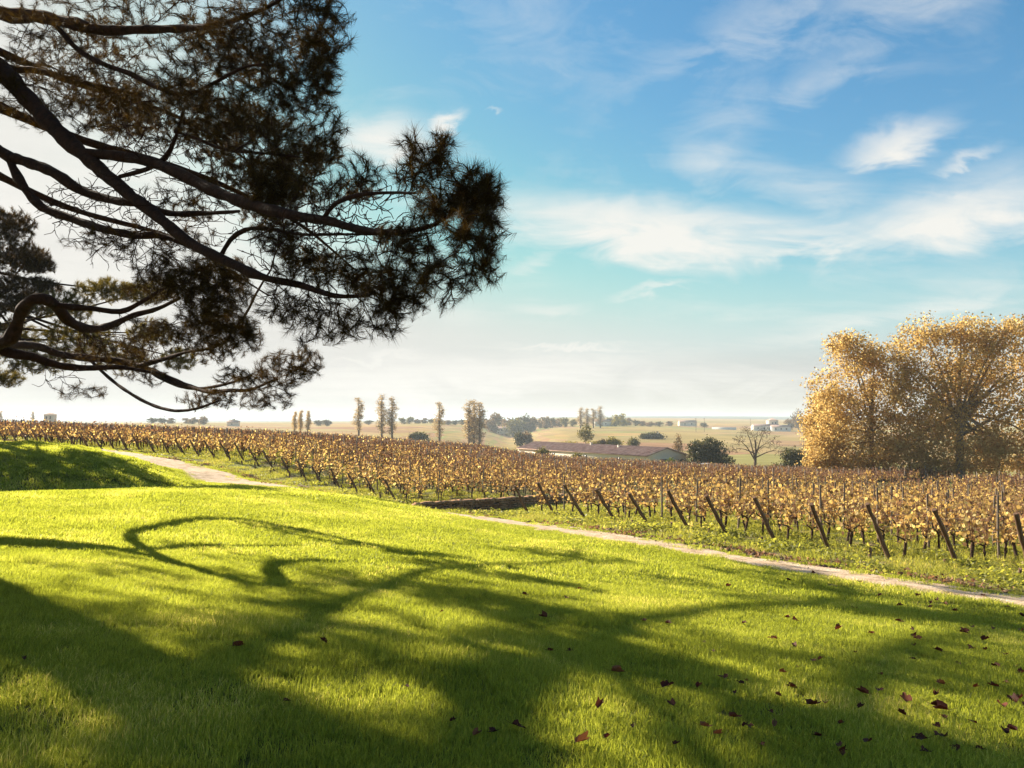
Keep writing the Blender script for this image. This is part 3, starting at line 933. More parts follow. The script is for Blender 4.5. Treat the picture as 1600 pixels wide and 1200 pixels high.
    # limbs on the far side and on the sides the photograph does not show
    others = [([(TX + 0.2, TY, 9.5), (-12.2, 20.0, 9.3), (-9.6, 22.6, 9.0), (-7.0, 24.4, 8.0), (-5.2, 25.6, 6.6)], 0.17),
              ([(TX + 0.2, TY, 8.4), (-12.6, 20.8, 7.6), (-10.4, 23.6, 7.2), (-8.2, 25.8, 5.8)], 0.14),
              ([(TX, TY, 10.6), (-13.2, 21.5, 11.5), (-11.0, 25.0, 11.6), (-9.0, 27.2, 10.6)], 0.15),
              ([(TX, TY, 11.0), (-16.5, 21.0, 12.0), (-18.5, 24.5, 12.0)], 0.16), ([(TX, TY, 11.5), (-18.0, 17.0, 12.6), (-22.5, 16.5, 12.4)], 0.18),
              ([(TX, TY, 11.0), (-16.0, 14.0, 11.8), (-18.0, 10.5, 11.6)], 0.17), ([(TX, TY, 10.4), (-13.0, 13.8, 10.6), (-12.2, 9.5, 10.2), (-11.6, 6.2, 8.8)], 0.18),
              ([(TX, TY, 11.8), (-11.0, 13.0, 13.0), (-7.5, 9.0, 12.6), (-4.8, 6.4, 10.8)], 0.19), ([(TX, TY, 12.2), (-10.0, 17.0, 14.2), (-6.0, 16.0, 14.2), (-3.0, 15.0, 12.8)], 0.17),
              ([(TX, TY, 12.6), (-12.0, 20.0, 15.2), (-9.0, 21.5, 15.5)], 0.14), ([(TX, TY, 13.0), (-15.5, 15.5, 15.8), (-16.5, 13.5, 16.2)], 0.14)]
    for pts, r in others:
        limbs.append(catmull([np.array(p, float) for p in pts], 0.4, np.linspace(r, 0.03, len(pts))))
    root = empty('pine_tree', base)
    tag(root, 'large dark pine with drooping limbs reaching in from the left over the lawn', 'tree')

    def place(me, name, parent=root):
        o = add(name, me, parent)
        o.location = (-base.x, -base.y, -base.z)
        return o
    mb = MB()
    tp, tr = catmull(trunk, 0.4, trunk_r)
    mb.tube(tp, tr * (1 + 0.05 * np.sin(np.arange(len(tr)) * 2.1)), 14)
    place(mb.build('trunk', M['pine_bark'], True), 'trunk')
    mb = MB()
    nodes, dirs = [], []
    for k, (c, r) in enumerate(limbs):
        w = 1 + 0.07 * np.sin(np.arange(len(r)) * 1.3 + k) + 0.05 * RNG.normal(size=len(r))
        mb.tube(c, r * w * .86, 10 if r.max() > 0.06 else 7, rough=.055)
        t = np.gradient(c, axis=0)
        nodes.append(c)
        dirs.append(t / np.linalg.norm(t, axis=1)[:, None])
    place(mb.build('limbs', M['pine_bark'], True), 'limbs')
    nodes, dirs = np.vstack(nodes), np.vstack(dirs)
    # foliage masses of the photograph: pixel centre, half sizes, distance, half depth, tufts
    blobs = [(200, 18, 190, 34, 11.8, 1.0, 210), (430, 40, 95, 50, 9.8, .7, 200), (505, 40, 42, 52, 9.3, .5, 120), (470, 130, 60, 40, 9.6, .5, 130), (508, 112, 22, 36, 9.4, .4, 60),
             (175, 158, 95, 50, 12.6, .8, 330), (50, 150, 55, 50, 13.6, .6, 110), (310, 110, 90, 50, 10.8, .7, 200), (330, 175, 90, 42, 10.6, .6, 180), (430, 170, 70, 40, 9.9, .5, 120),
             (430, 240, 80, 45, 9.6, .6, 120), (515, 195, 26, 30, 9.0, .3, 34), (495, 235, 40, 30, 9.0, .4, 40), (560, 268, 45, 24, 8.2, .4, 40), (640, 222, 18, 22, 7.4, .3, 14),
             (690, 232, 22, 28, 7.1, .3, 40), (655, 265, 45, 32, 7.3, .4, 80), (735, 290, 36, 34, 6.8, .35, 90), (765, 310, 22, 40, 6.7, .3, 60), (700, 320, 60, 36, 7.0, .4, 120), (740, 370, 44, 48, 6.7, .4, 110),
             (700, 440, 48, 36, 6.9, .4, 60), (760, 410, 22, 36, 6.6, .3, 34), (640, 400, 55, 45, 7.5, .5, 130), (620, 460, 48, 36, 7.7, .4, 140), (560, 430, 60, 36, 8.2, .5, 100), (580, 505, 50, 26, 7.9, .4, 50),
             (430, 300, 44, 38, 9.4, .4, 190), (500, 300, 50, 30, 8.8, .4, 40), (440, 370, 36, 30, 9.2, .4, 80), (490, 415, 60, 25, 8.8, .4, 70), (500, 500, 60, 40, 8.7, .5, 60), (450, 470, 50, 40, 9.0, .4, 40),
             (330, 450, 62, 42, 11.0, .6, 300), (260, 440, 45, 28, 12.0, .6, 90), (340, 500, 50, 34, 12.6, .6, 220), (385, 525, 26, 26, 12.9, .4, 80), (300, 520, 60, 30, 13.6, .5, 120), (340, 548, 50, 22, 18.4, .4, 90),
             (440, 578, 40, 28, 15.2, .4, 130), (480, 568, 24, 26, 15.0, .3, 70), (400, 590, 40, 18, 15.8, .4, 60), (330, 622, 60, 16, 17.8, .4, 70), (410, 622, 50, 18, 15.8, .4, 80), (360, 590, 30, 18, 17.6, .3, 30),
             (130, 612, 40, 14, 15.4, .4, 26), (230, 590, 34, 16, 19.8, .4, 34), (210, 560, 50, 36, 20.2, .5, 90), (230, 520, 50, 24, 14.4, .5, 60),
             (255, 450, 60, 24, 15.0, .6, 80), (170, 545, 60, 24, 15.6, .5, 60),
             (240, 370, 90, 26, 11.6, .6, 60), (160, 380, 60, 22, 12.4, .5, 34), (270, 410, 60, 22, 11.4, .5, 60), (100, 70, 110, 36, 13.0, .7, 110), (370, 75, 60, 36, 10.2, .5, 110), (300, 300, 60, 22, 10.6, .5, 30),
             (220, 215, 60, 26, 11.8, .5, 40), (385, 205, 60, 24, 10.2, .5, 50),
             # the far side of the crown, seen through the near limbs in separate clumps
             (150, 60, 70, 30, 21.5, 1.2, 130), (60, 110, 60, 26, 20.5, 1.0, 110), (200, 150, 70, 34, 21.0, 1.2, 170), (330, 60, 60, 30, 22.5, 1.2, 130), (300, 150, 50, 24, 21.5, 1.0, 100), (410, 110, 56, 30, 23.0, 1.2, 150),
             (400, 190, 56, 26, 23.5, 1.2, 150), (480, 80, 36, 36, 22.5, 1.0, 100), (440, 270, 56, 30, 24.5, 1.2, 190), (340, 240, 50, 20, 24.0, 1.0, 90), (420, 330, 50, 32, 25.0, 1.0, 160), (500, 240, 40, 24, 24.0, .9, 80),
             (560, 300, 40, 20, 24.5, .8, 70), (620, 370, 40, 24, 25.0, .8, 80), (480, 400, 50, 22, 25.0, .8, 70), (570, 440, 40, 22, 25.4, .8, 70), (350, 430, 50, 36, 24.0, .9, 120), (300, 330, 30, 16, 23.5, .8, 40), (385, 274, 60, 28, 22.6, 1.0, 150), (278, 200, 70, 30, 25.0, 1.2, 150), (190, 190, 56, 24, 26.0, 1.2, 110), (500, 350, 40, 20, 20.5, .7, 50), (345, 215, 60, 24, 20.6, 1.0, 140), (166, 160, 80, 32, 18.6, 1.1, 170), (356, 180, 60, 28, 24.1, 1.1, 130), (477, 250, 44, 22, 21.6, .8, 80), (486, 300, 36, 16, 18.0, .6, 44)]
    pos, big = [], []
    for (cx, cy, rx, ry, d, dd, n) in blobs:
        c = P(cx, cy, d)
        n = int(n * (1.0 if d < 8.6 else 1.35 if d < 19 else 1.0))
        sp = 1.12 if d < 16.5 else 1.0
        q = ellipsoid_pts(n, c, (sp * rx * d / F, sp * dd, sp * ry * d / F), 0.40)
        pos.append(q)
        big.append(np.full(n, 1.0 if d < 16.5 else (1.25 if d < 21.3 else 1.8)))
    # crown outside the frame
    caps = [((-20, 17, 12.6), (4.5, 4.5, 1.6), 220), ((-17, 23, 12.4), (4, 3.5, 1.4), 190), ((-17.5, 11, 11.8), (3.8, 3.5, 1.4), 190), ((-12, 8, 10.2), (2.8, 3.0, 1.3), 190),
            ((-14, 17, 16.0), (5, 5, 1.8), 260), ((-6.5, 8.5, 12.2), (3.2, 3.0, 1.2), 230), ((-5.5, 16, 14.0), (3.6, 3, 1.2), 200), ((-9, 21.5, 15.6), (3.5, 3, 1.2), 180), ((-10.5, 12.5, 12.6), (3, 3, 1.4), 180), ((-22, 12, 11.5), (2.5, 3, 1.2), 100),
            ((-12, 15, 8.6), (2.6, 2.6, 1.8), 130), ((-16, 19.5, 9.4), (3, 3, 1.5), 120), ((-18, 14, 9.2), (3, 3, 2), 120), ((-10.5, 10.5, 8.4), (2.2, 2.4, 1.4), 110), ((-13, 12.3, 7.4), (2, 2, 1.2), 100), ((-16, 15, 8.8), (2.4, 2.4, 1.4), 110), ((-19, 18, 11), (2.6, 2.6, 1.4), 110), ((-15, 11.5, 9.6), (2.2, 2.2, 1.2), 90)]
    for c, r, n in caps:
        n = int(n * 1.15)
        q = ellipsoid_pts(n, c, r, 0.45)
        px, py = project(q)
        ok = ~((px > -15) & (px < 1615) & (py > -25) & (py < 1215))
        pos.append(q[ok])
        big.append(np.full(ok.sum(), 2.1))
    # bare dead twigs inside the crown
    nb = len(np.vstack(pos))
    bare = []
    for (cx, cy, rx, ry, d, dd, n) in [(250, 330, 220, 70, 11.4, 1.0, 170), (110, 320, 70, 40, 13.2, .5, 50), (480, 380, 120, 60, 8.8, .6, 110), (300, 220, 160, 60, 11.0, .8, 110), (200, 390, 90, 40, 12.0, .5, 60), (180, 540, 120, 40, 14.8, .5, 60), (560, 330, 100, 60, 8.0, .5, 70), (120, 90, 110, 60, 13.4, .8, 70), (470, 480, 70, 40, 8.9, .4, 50), (90, 590, 60, 20, 15.4, .3, 14)]:
        bare.append(ellipsoid_pts(int(n * 3.2), P(cx, cy, d), (rx * d / F, dd, ry * d / F), 0.5))
    pos.append(np.vstack(bare))
    pos = np.vstack(pos)
    big = np.concatenate(big)
    twigs, tips = grow(nodes, dirs, pos, 0.75, 0.5, 0.22, 0.035, (0.0055, 0.0095), 0.0042)
    mb = MB()
    for c, r in twigs: mb.tube(c, r, 4 if r[0] > 0.012 else 3)
    place(mb.build('twigs', M['pine_bark'], True), 'twigs')
    mb = MB()
    g = np.random.default_rng(5)
    tuft_pos, tuft_dir = pos[:nb], tips[:nb] + np.array((0, 0, 0.35)) + RNG.normal(0, 0.22, (nb, 3))
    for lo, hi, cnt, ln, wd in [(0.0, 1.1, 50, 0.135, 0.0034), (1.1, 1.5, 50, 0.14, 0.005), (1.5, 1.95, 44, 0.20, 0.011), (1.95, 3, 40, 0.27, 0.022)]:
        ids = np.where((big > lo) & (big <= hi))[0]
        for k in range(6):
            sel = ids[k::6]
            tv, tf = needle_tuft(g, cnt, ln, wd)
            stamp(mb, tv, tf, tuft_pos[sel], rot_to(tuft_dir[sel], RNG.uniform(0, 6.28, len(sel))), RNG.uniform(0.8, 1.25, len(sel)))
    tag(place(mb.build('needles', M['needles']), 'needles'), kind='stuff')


build_pine()


# ------------------------------------------------------------------ other trees
def leaf_template(fold=0.25):
    v = np.array([(0, 0, 0), (0.5, 0.35, fold), (1, 0, 0.05), (0.5, -0.35, fold)]) - np.array((0.5, 0, 0))
    return v, np.array([(0, 1, 2, 3)])


def tree_meshes(name, height, blobs, n_tips, leaves_per_tip, leaf, leaf_mat_, bark, trunk_r, trunk_top=0.5, spread=0.35, lean=(0, 0), twig_r=(0.01, 0.012), tip_r=0.006, shell=0.4, step=0.6, limb_n=None, sides=5, flat=0.0):
    """trunk mesh and crown mesh in the tree's own space (base at the origin); blobs: centre, half sizes, weight"""
    hz = height
    tr = [(0, 0, -0.3), (lean[0] * 0.3, lean[1] * 0.3, hz * trunk_top * 0.5), (lean[0], lean[1], hz * trunk_top), (lean[0] * 1.2, lean[1] * 1.2, hz * min(0.92, trunk_top * 1.7))]
    tc, trr = catmull(tr, height / 14, [trunk_r * 1.15, trunk_r * 0.9, trunk_r * 0.65, trunk_r * 0.25])
    mb = MB()
    mb.tube(tc, trr, 8)
    nodes, dirs = [tc], [np.gradient(tc, axis=0)]
    for (c, r, w) in blobs:                        # a limb reaching into every foliage mass
        k = int(len(tc) * RNG.uniform(0.42, 0.7))
        p0 = tc[k]
        c = np.asarray(c, float)
        mid = (p0 * 0.45 + c * 0.55) + np.array((0, 0, 0.10 * np.linalg.norm(c - p0)))
        lc, lr = catmull([p0, mid, c], height / 20, [trr[k] * 0.6, trr[k] * 0.35, trr[k] * 0.12])
        mb.tube(lc, lr, 6)
        nodes.append(lc)
        dirs.append(np.gradient(lc, axis=0))
    nodes = np.vstack(nodes)
    dirs = np.vstack(dirs)
    dirs /= np.linalg.norm(dirs, axis=1)[:, None] + 1e-9
    wsum = sum(b[2] for b in blobs)
    tips_p = np.vstack([ellipsoid_pts(max(3, int(n_tips * b[2] / wsum)), b[0], b[1], shell) for b in blobs])
    tw, td = grow(nodes, dirs, tips_p, 0.7, 0.4, step, 0.04, twig_r, tip_r)
    for c, r in tw: mb.tube(c, r, 3)
    trunk_me = mb.build(name + '_trunk', bark, True)
    crown_me = None
    if leaves_per_tip:
        mb = MB()
        n = len(tips_p) * leaves_per_tip
        pos = np.repeat(tips_p, leaves_per_tip, 0) + RNG.normal(0, spread, (n, 3)) * np.array((1, 1, 0.8))
        tv, tf = leaf_template()
        dirs_ = RNG.normal(size=(n, 3)) + np.array((0, 0, flat))
        stamp(mb, tv, tf, pos, rot_to(dirs_, RNG.uniform(0, 6.28, n)), leaf * RNG.uniform(0.6, 1.3, n))
        crown_me = mb.build(name + '_crown', leaf_mat_)
    return trunk_me, crown_me


def plant_tree(name, loc, meshes, label, cat='tree', group=None, rz=0.0, scale=1.0, parts=('trunk', 'crown')):
    o = empty(name, loc, rz)
    o.scale = (scale, scale, scale) if isinstance(scale, (int, float)) else scale
    tag(o, label, cat, group)
    for nm, me in zip(parts, meshes):
        if me is not None: add(nm, me, o)
    return o


def at(px, d, dz=0.0):
    x = (px - 800) / F * d
    g = G(x, d)
    g.z += dz
    return g


def build_second_pine():
    base = at(-70, 38)
    t = empty('pine_tree', base)
    tag(t, 'smaller dense dark pine at the left edge, behind the large pine', 'tree')
    h = 11.0
    mb = MB()
    tc, tr = catmull([(0, 0, -0.3), (0.1, 0, 4), (0.2, 0.1, h)], 0.5, [0.35, 0.27, 0.1])
    mb.tube(tc, tr, 9)
    nodes, dirs = tc, np.gradient(tc, axis=0)
    blobs = []
    for (px, py, rx, ry, w) in [(20, 352, 34, 26, 1), (-40, 340, 50, 30, 1.2), (45, 402, 34, 22, 1), (10, 400, 50, 34, 1.2), (60, 412, 18, 14, .5), (70, 445, 20, 12, .5), (20, 450, 50, 20, 1), (-60, 420, 60, 50, 1.6), (30, 475, 40, 16, .7), (-110, 400, 40, 50, 1), (-30, 500, 50, 30, .8),
                                  (100, 478, 50, 24, 1), (165, 452, 50, 18, .9), (230, 455, 40, 20, .7), (120, 530, 60, 30, 1.2), (60, 560, 55, 26, 1), (190, 560, 45, 26, .9), (235, 520, 36, 26, .7), (20, 525, 40, 30, .9), (280, 560, 26, 18, .5), (-60, 570, 60, 36, 1), (-120, 500, 60, 50, 1), (-170, 430, 60, 60, 1.2), (-230, 450, 60, 60, 1.1), (-190, 520, 70, 40, 1.1), (-90, 540, 60, 30, 1), (-140, 585, 60, 24, .9), (0, 590, 40, 16, .6)]:
        c = P(px, py, 38 + random.uniform(-1.5, 1.5)) - np.array(base)
        blobs.append((c, (rx * 38 / F, 1.3, ry * 38 / F), w))
    for c, r, w in blobs:
        p0 = tc[int(len(tc) * RNG.uniform(0.5, 0.85))]
        lc, lr = catmull([p0, p0 * 0.5 + c * 0.5 + np.array((0, 0, -0.2)), c], 0.4, [0.09, 0.06, 0.025])
        mb.tube(lc, lr, 5)
        nodes = np.vstack([nodes, lc])
        dirs = np.vstack([dirs, np.gradient(lc, axis=0)])
    dirs /= np.linalg.norm(dirs, axis=1)[:, None] + 1e-9
    tips_p = np.vstack([ellipsoid_pts(int(300 * w), c, r, 0.4) for c, r, w in blobs])
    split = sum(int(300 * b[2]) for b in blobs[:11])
    tw, td = grow(nodes, dirs, tips_p, 0.7, 0.4, 0.4, 0.03, (0.006, 0.01), 0.004)
    for c, r in tw: mb.tube(c, r, 3)
    add('trunk', mb.build('trunk', M['pine_bark'], True), t)
    mb = MB()
    g = np.random.default_rng(8)
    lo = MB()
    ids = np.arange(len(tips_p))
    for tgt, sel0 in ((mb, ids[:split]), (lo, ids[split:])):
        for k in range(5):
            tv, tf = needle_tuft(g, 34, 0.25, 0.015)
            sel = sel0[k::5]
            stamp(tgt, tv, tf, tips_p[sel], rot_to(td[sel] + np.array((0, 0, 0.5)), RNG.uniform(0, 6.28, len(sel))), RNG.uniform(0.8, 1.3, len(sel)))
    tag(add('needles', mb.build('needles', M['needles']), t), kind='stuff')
    tag(add('lower_needles', lo.build('lower_needles', M['sunlit_tint_needles']), t), 'needles of the lower limbs, coloured lighter olive for sunlight', kind='stuff')


build_second_pine()


def blobs_from_pix(base, d, items, depth=0.8):
    out = []
    for (px, py, rx, ry, w) in items:
        c = P(px, py, d) - np.array(base)
        c[1] += random.uniform(-0.25, 0.25) * rx * d / F
        out.append((c, (rx * d / F, depth * 0.5 * (rx + ry) * d / F, ry * d / F), w))
    return out


def build_planes():
    # left plane tree of the pair
    d = 86
    b = at(1357, d)
    items = [(1330, 560, 46, 36, 1), (1370, 600, 50, 40, 1), (1300, 620, 44, 42, 1), (1340, 650, 60, 40, 1.2), (1295, 680, 40, 34, 1), (1390, 660, 50, 40, 1), (1340, 700, 66, 26, 1), (1285, 705, 26, 24, .6), (1400, 705, 40, 24, .7), (1320, 536, 26, 16, .4), (1365, 556, 30, 24, .5), (1305, 725, 40, 14, .6), (1365, 724, 44, 14, .6), (1280, 722, 22, 14, .4)]
    me = tree_meshes('plane', 15.5, blobs_from_pix(b, d, items), 1150, 23, 0.27, M['plane_leaf'], M['plane_bark'], 0.30, 0.42, 0.45, (0.3, 0), (0.008, 0.008), 0.006, 0.5, 0.7)
    plant_tree('plane_tree', b, me, 'golden autumn plane tree with pale trunk, left and smaller of the two', 'tree', 'golden plane trees at the right')
    # right, larger plane tree
    d = 83
    b = at(1497, d)
    items = [(1450, 525, 50, 30, 1), (1505, 515, 50, 24, 1), (1560, 530, 50, 32, 1), (1420, 570, 40, 40, 1), (1480, 580, 60, 42, 1.3), (1550, 590, 56, 44, 1.3), (1610, 570, 40, 44, 1), (1440, 640, 50, 40, 1.1), (1510, 650, 60, 40, 1.3),
             (1580, 650, 56, 44, 1.2), (1640, 640, 40, 50, 1), (1430, 695, 44, 28, 1), (1500, 705, 60, 24, 1), (1570, 705, 56, 28, 1), (1630, 700, 46, 30, .8), (1660, 580, 36, 46, .8), (1500, 615, 60, 40, 1.2), (1530, 555, 50, 36, 1), (1470, 675, 50, 30, .9), (1540, 685, 50, 28, .9), (1595, 512, 34, 18, .5), (1410, 610, 26, 30, .6), (1445, 724, 40, 14, .6), (1545, 726, 50, 14, .7), (1610, 726, 40, 16, .6), (1500, 728, 36, 10, .4)]
    me = tree_meshes('plane_large', 18.5, blobs_from_pix(b, d, items), 1900, 24, 0.28, M['plane_leaf'], M['plane_bark'], 0.42, 0.4, 0.45, (0.2, 0.1), (0.008, 0.008), 0.006, 0.5, 0.7)
    plant_tree('plane_tree', b, me, 'largest golden autumn plane tree with dark trunk, cut by the right edge', 'tree', 'golden plane trees at the right')
    # a slim young one whose thin trunk shows left of them
    d = 92
    b = at(1287, d)
    items = [(1285, 690, 28, 24, 1), (1275, 660, 20, 26, .8), (1300, 665, 22, 26, .8), (1288, 630, 22, 24, .6)]
    me = tree_meshes('plane_small', 10.5, blobs_from_pix(b, d, items), 330, 22, 0.30, M['plane_leaf'], M['plane_bark'], 0.2, 0.4, 0.5, (0, 0), (0.012, 0.012), 0.01, 0.5, 0.7)
    plant_tree('plane_tree', b, me, 'slender plane tree with thin dark trunk left of the two golden ones', 'tree', 'golden plane trees at the right')


build_planes()


def build_mid_trees():
    d = 152                                                  # the dark evergreen oak beside the barn
    b = at(1108, d)
    items = [(1100, 697, 24, 15, 1), (1085, 705, 12, 16, .6), (1118, 705, 20, 18, 1), (1105, 715, 28, 16, 1.2), (1125, 722, 18, 14, .8), (1092, 722, 14, 12, .5), (1135, 728, 12, 9, .4)]
    me = tree_meshes('oak', 6.8, blobs_from_pix(b, d, items), 420, 22, 0.36, M['dark_leaf'], M['twig_bark'], 0.3, 0.35, 0.35, (0, 0), (0.012, 0.01), 0.01, 0.5, 0.6)
    plant_tree('evergreen_oak', b, me, 'round dark evergreen tree standing just right of the tiled barn', 'tree')
    d = 158                                                  # the bare tree
    b = at(1178, d)
    items = [(1178, 680, 22, 16, 1), (1155, 688, 16, 14, 1), (1205, 690, 18, 14, 1), (1165, 672, 14, 10, .7), (1195, 674, 14, 10, .7), (1220, 705, 14, 12, .8), (1145, 702, 12, 10, .6), (1185, 700, 24, 12, .8)]
    me = tree_meshes('bare', 10.0, blobs_from_pix(b, d, items), 950, 0, 0.2, None, M['twig_bark'], 0.34, 0.42, 0.3, (0.2, 0), (0.03, 0.022), 0.022, 0.7, 0.6)
    plant_tree('bare_tree', b, me, 'leafless spreading tree in the valley between the two dark evergreens', 'tree', parts=('branches', 'crown'))
    d = 132                                                  # dark evergreen against the plane trees
    b = at(1248, d)
    items = [(1240, 712, 16, 12, 1), (1255, 722, 20, 13, 1), (1232, 728, 16, 11, 1), (1268, 732, 16, 10, .8), (1245, 736, 26, 8, .8)]
    me = tree_meshes('holm', 4.4, blobs_from_pix(b, d, items), 260, 20, 0.34, M['dark_leaf'], M['twig_bark'], 0.2, 0.35, 0.32, (0, 0), (0.012, 0.01), 0.01, 0.5, 0.5)
    plant_tree('evergreen_shrub', b, me, 'low dark evergreen bush at the foot of the golden plane trees', 'bush')
    # shrubs: pixel of middle, pixel of top, distance, half width, material, label
    shrubs = [(1048, 716, 148, 13, 'green_leaf', 'bright green shrub at the near corner of the barn'),
              (1068, 718, 150, 16, 'brown_leaf', 'brownish bush between the barn corner and the round dark tree'),
              (1213, 722, 145, 14, 'olive_leaf', 'small olive bush right of the leafless tree'),
              (848, 697, 165, 12, 'olive_leaf', 'low olive shrub against the left half of the barn roof'),
              (903, 706, 140, 10, 'olive_leaf', 'tiny shrub in front of the barn wall'),
              (1172, 733, 150, 9, 'olive_leaf', 'low bush at the foot of the leafless tree'),
              (656, 675, 330, 16, 'olive_leaf', 'dark shrub patch between the tall poplars'),
              (890, 688, 260, 20, 'yellow_leaf', 'yellow-green hedge bush directly above the barn roof, left one'),
              (925, 689, 262, 14, 'yellow_leaf', 'yellow-green hedge bush directly above the barn roof, right one'),
              (960, 682, 265, 12, 'yellow_leaf', 'rounded yellow-green bush behind the barn roof'),
              (942, 686, 268, 8, 'brown_leaf', 'greyish thin bush between two yellow-green bushes'),
              (990, 684, 290, 7, 'olive_leaf', 'small dark round bush alone in the green field'),
              (1022, 676, 420, 18, 'dark_leaf', 'dark clipped hedge block in the middle of the far field'),
              (1008, 678, 418, 6, 'dark_leaf', 'small dark bush at the left end of the far hedge block'),
              (812, 669, 430, 7, 'dark_leaf', 'small dark bush in the far field, left'),
              (824, 671, 430, 7, 'brown_leaf', 'brown bush in the far field beside the dark one'),
              (1400, 738, 90, 30, 'brown_leaf', 'reddish bramble under the left golden plane tree'),
              (1448, 740, 86, 26, 'brown_leaf', 'reddish bramble between the two golden plane trunks'),
              (1550, 738, 88, 40, 'brown_leaf', 'reddish bramble at the foot of the largest plane tree'),
              (1315, 738, 92, 24, 'brown_leaf', 'reddish bramble between the thin trunk and the pale trunk'),
              (795, 712, 150, 9, 'olive_leaf', 'small shrub at the far left end of the barn')]
    for (px, top, d, hw, mk, label) in shrubs:
        b = at(px, d)
        py0 = float(project(np.array([b]))[1][0])
        hpx = max(8.0, py0 - top)
        cy = top + hpx * 0.55
        items = [(px - hw * 0.45, cy + hpx * .08, hw * .5, hpx * .40, 1), (px + hw * 0.4, cy + hpx * .1, hw * .55, hpx * .36, 1), (px, cy - hpx * .08, hw * .5, hpx * .42, 1)]
        s = d / 150
        me = tree_meshes('shrub', hpx * d / F, blobs_from_pix(b, d, items), 60 + int(hw * 3), 14, 0.34 * max(0.6, s), M[mk], M['twig_bark'], 0.08 * s, 0.3, 0.28 * s, (0, 0), (0.012, 0.008), 0.01, 0.5, 0.5)
        plant_tree('shrub', b, me, label, 'shrub', None, parts=('stems', 'foliage'))
    # small slender trees
    for (px, top, d, hw, mk, label) in [(915, 660, 270, 13, 'olive_leaf', 'thin half-bare tree rising behind the barn roof'), (1060, 678, 200, 8, 'brown_leaf', 'faint leafless sapling left of the round dark tree'),
                                         (1247, 640, 760, 13, 'brown_leaf', 'hazy tree on the skyline left of the golden plane trees'), (1258, 690, 150, 14, 'brown_leaf', 'thin brown half-bare tree behind the low dark evergreen')]:
        b = at(px, d)
        py0 = float(project(np.array([b]))[1][0])
        h = (py0 - top)
        items = [(px, top + h * .25, hw * .6, h * .25, 1), (px - hw * .4, top + h * .45, hw * .6, h * .22, 1), (px + hw * .4, top + h * .5, hw * .6, h * .22, 1)]
        s = d / 150
        me = tree_meshes('slender', h * d / F, blobs_from_pix(b, d, items), 150, 5 if mk != 'brown_leaf' else 3, 0.30 * s, M[mk], M['twig_bark'], 0.12 * s, 0.35, 0.3 * s, (0, 0), (0.02 * s, 0.012), 0.014 * s, 0.5, 0.6)
        plant_tree('slender_tree', b, me, label, 'tree')


build_mid_trees()


def build_poplars():
    kinds = {}
    for key, mat in (('grey', 'poplar_leaf'), ('gold', 'gold_poplar_leaf')):
        for v in range(3):
            blobs = []
            h = 20.0
            for k in range(9):
                z = h * (0.16 + 0.8 * k / 8)
                w = 1.75 * (1 - abs(k / 8 - 0.42) * 1.15) + 0.25
                blobs.append(((random.uniform(-0.5, 0.5), random.uniform(-0.5, 0.5), z), (w, w, h * 0.09), w))
            kinds[key, v] = tree_meshes('poplar', h, blobs, 330, 8 if key == 'grey' else 12, 0.40, M[mat], M['twig_bark'], 0.3, 0.55, 0.35, (0.1, 0), (0.03, 0.012), 0.02, 0.5, 0.8)
    rows = [(561, 621, 345, 'grey', 'tall slim bare-topped poplar standing alone left of the central pair'),
            (597, 617, 340, 'grey', 'left one of the central pair of tall poplars'),
            (613, 620, 338, 'grey', 'right one of the central pair of tall poplars'),
            (687, 628, 350, 'grey', 'single slim poplar right of the central pair'),
            (733, 626, 335, 'grey', 'left trunk of the clump of three poplars at mid field'),
            (741, 625, 338, 'grey', 'middle trunk of the clump of three poplars at mid field'),
            (750, 628, 333, 'grey', 'right trunk of the clump of three poplars at mid field'),
            (461, 643, 360, 'gold', 'leftmost of three short golden poplars behind the vines'),
            (470, 641, 362, 'gold', 'middle one of three short golden poplars behind the vines'),
            (482, 642, 358, 'gold', 'rightmost of three short golden poplars behind the vines'),
            (907, 637, 720, 'grey', 'leftmost of the far golden poplar screen above the barn'),
            (917, 638, 722, 'grey', 'second of the far golden poplar screen above the barn'),
            (927, 638, 724, 'grey', 'third of the far golden poplar screen above the barn'),
            (938, 635, 721, 'grey', 'tallest, rightmost of the far golden poplar screen above the barn'),
            (52, 643, 420, 'grey', 'small dark columnar tree beside the far tower at left'),
            (2, 642, 430, 'grey', 'columnar tree cut by the left edge on the skyline')]
    for k, (px, top, d, key, label) in enumerate(rows):
        b = at(px, d)
        py0 = float(project(np.array([b]))[1][0])
        h = (py0 - top) * d / F
        sx = 1.0 if d < 400 else 1.4
        if px < 100: sx = 1.1
        plant_tree('poplar_tree', b, kinds[key, k % 3], label, 'poplar tree', 'poplars across the valley', random.uniform(0, 6), (h / 20 * sx * 1.6, h / 20 * sx * 1.6, h / 20.5))


build_poplars()


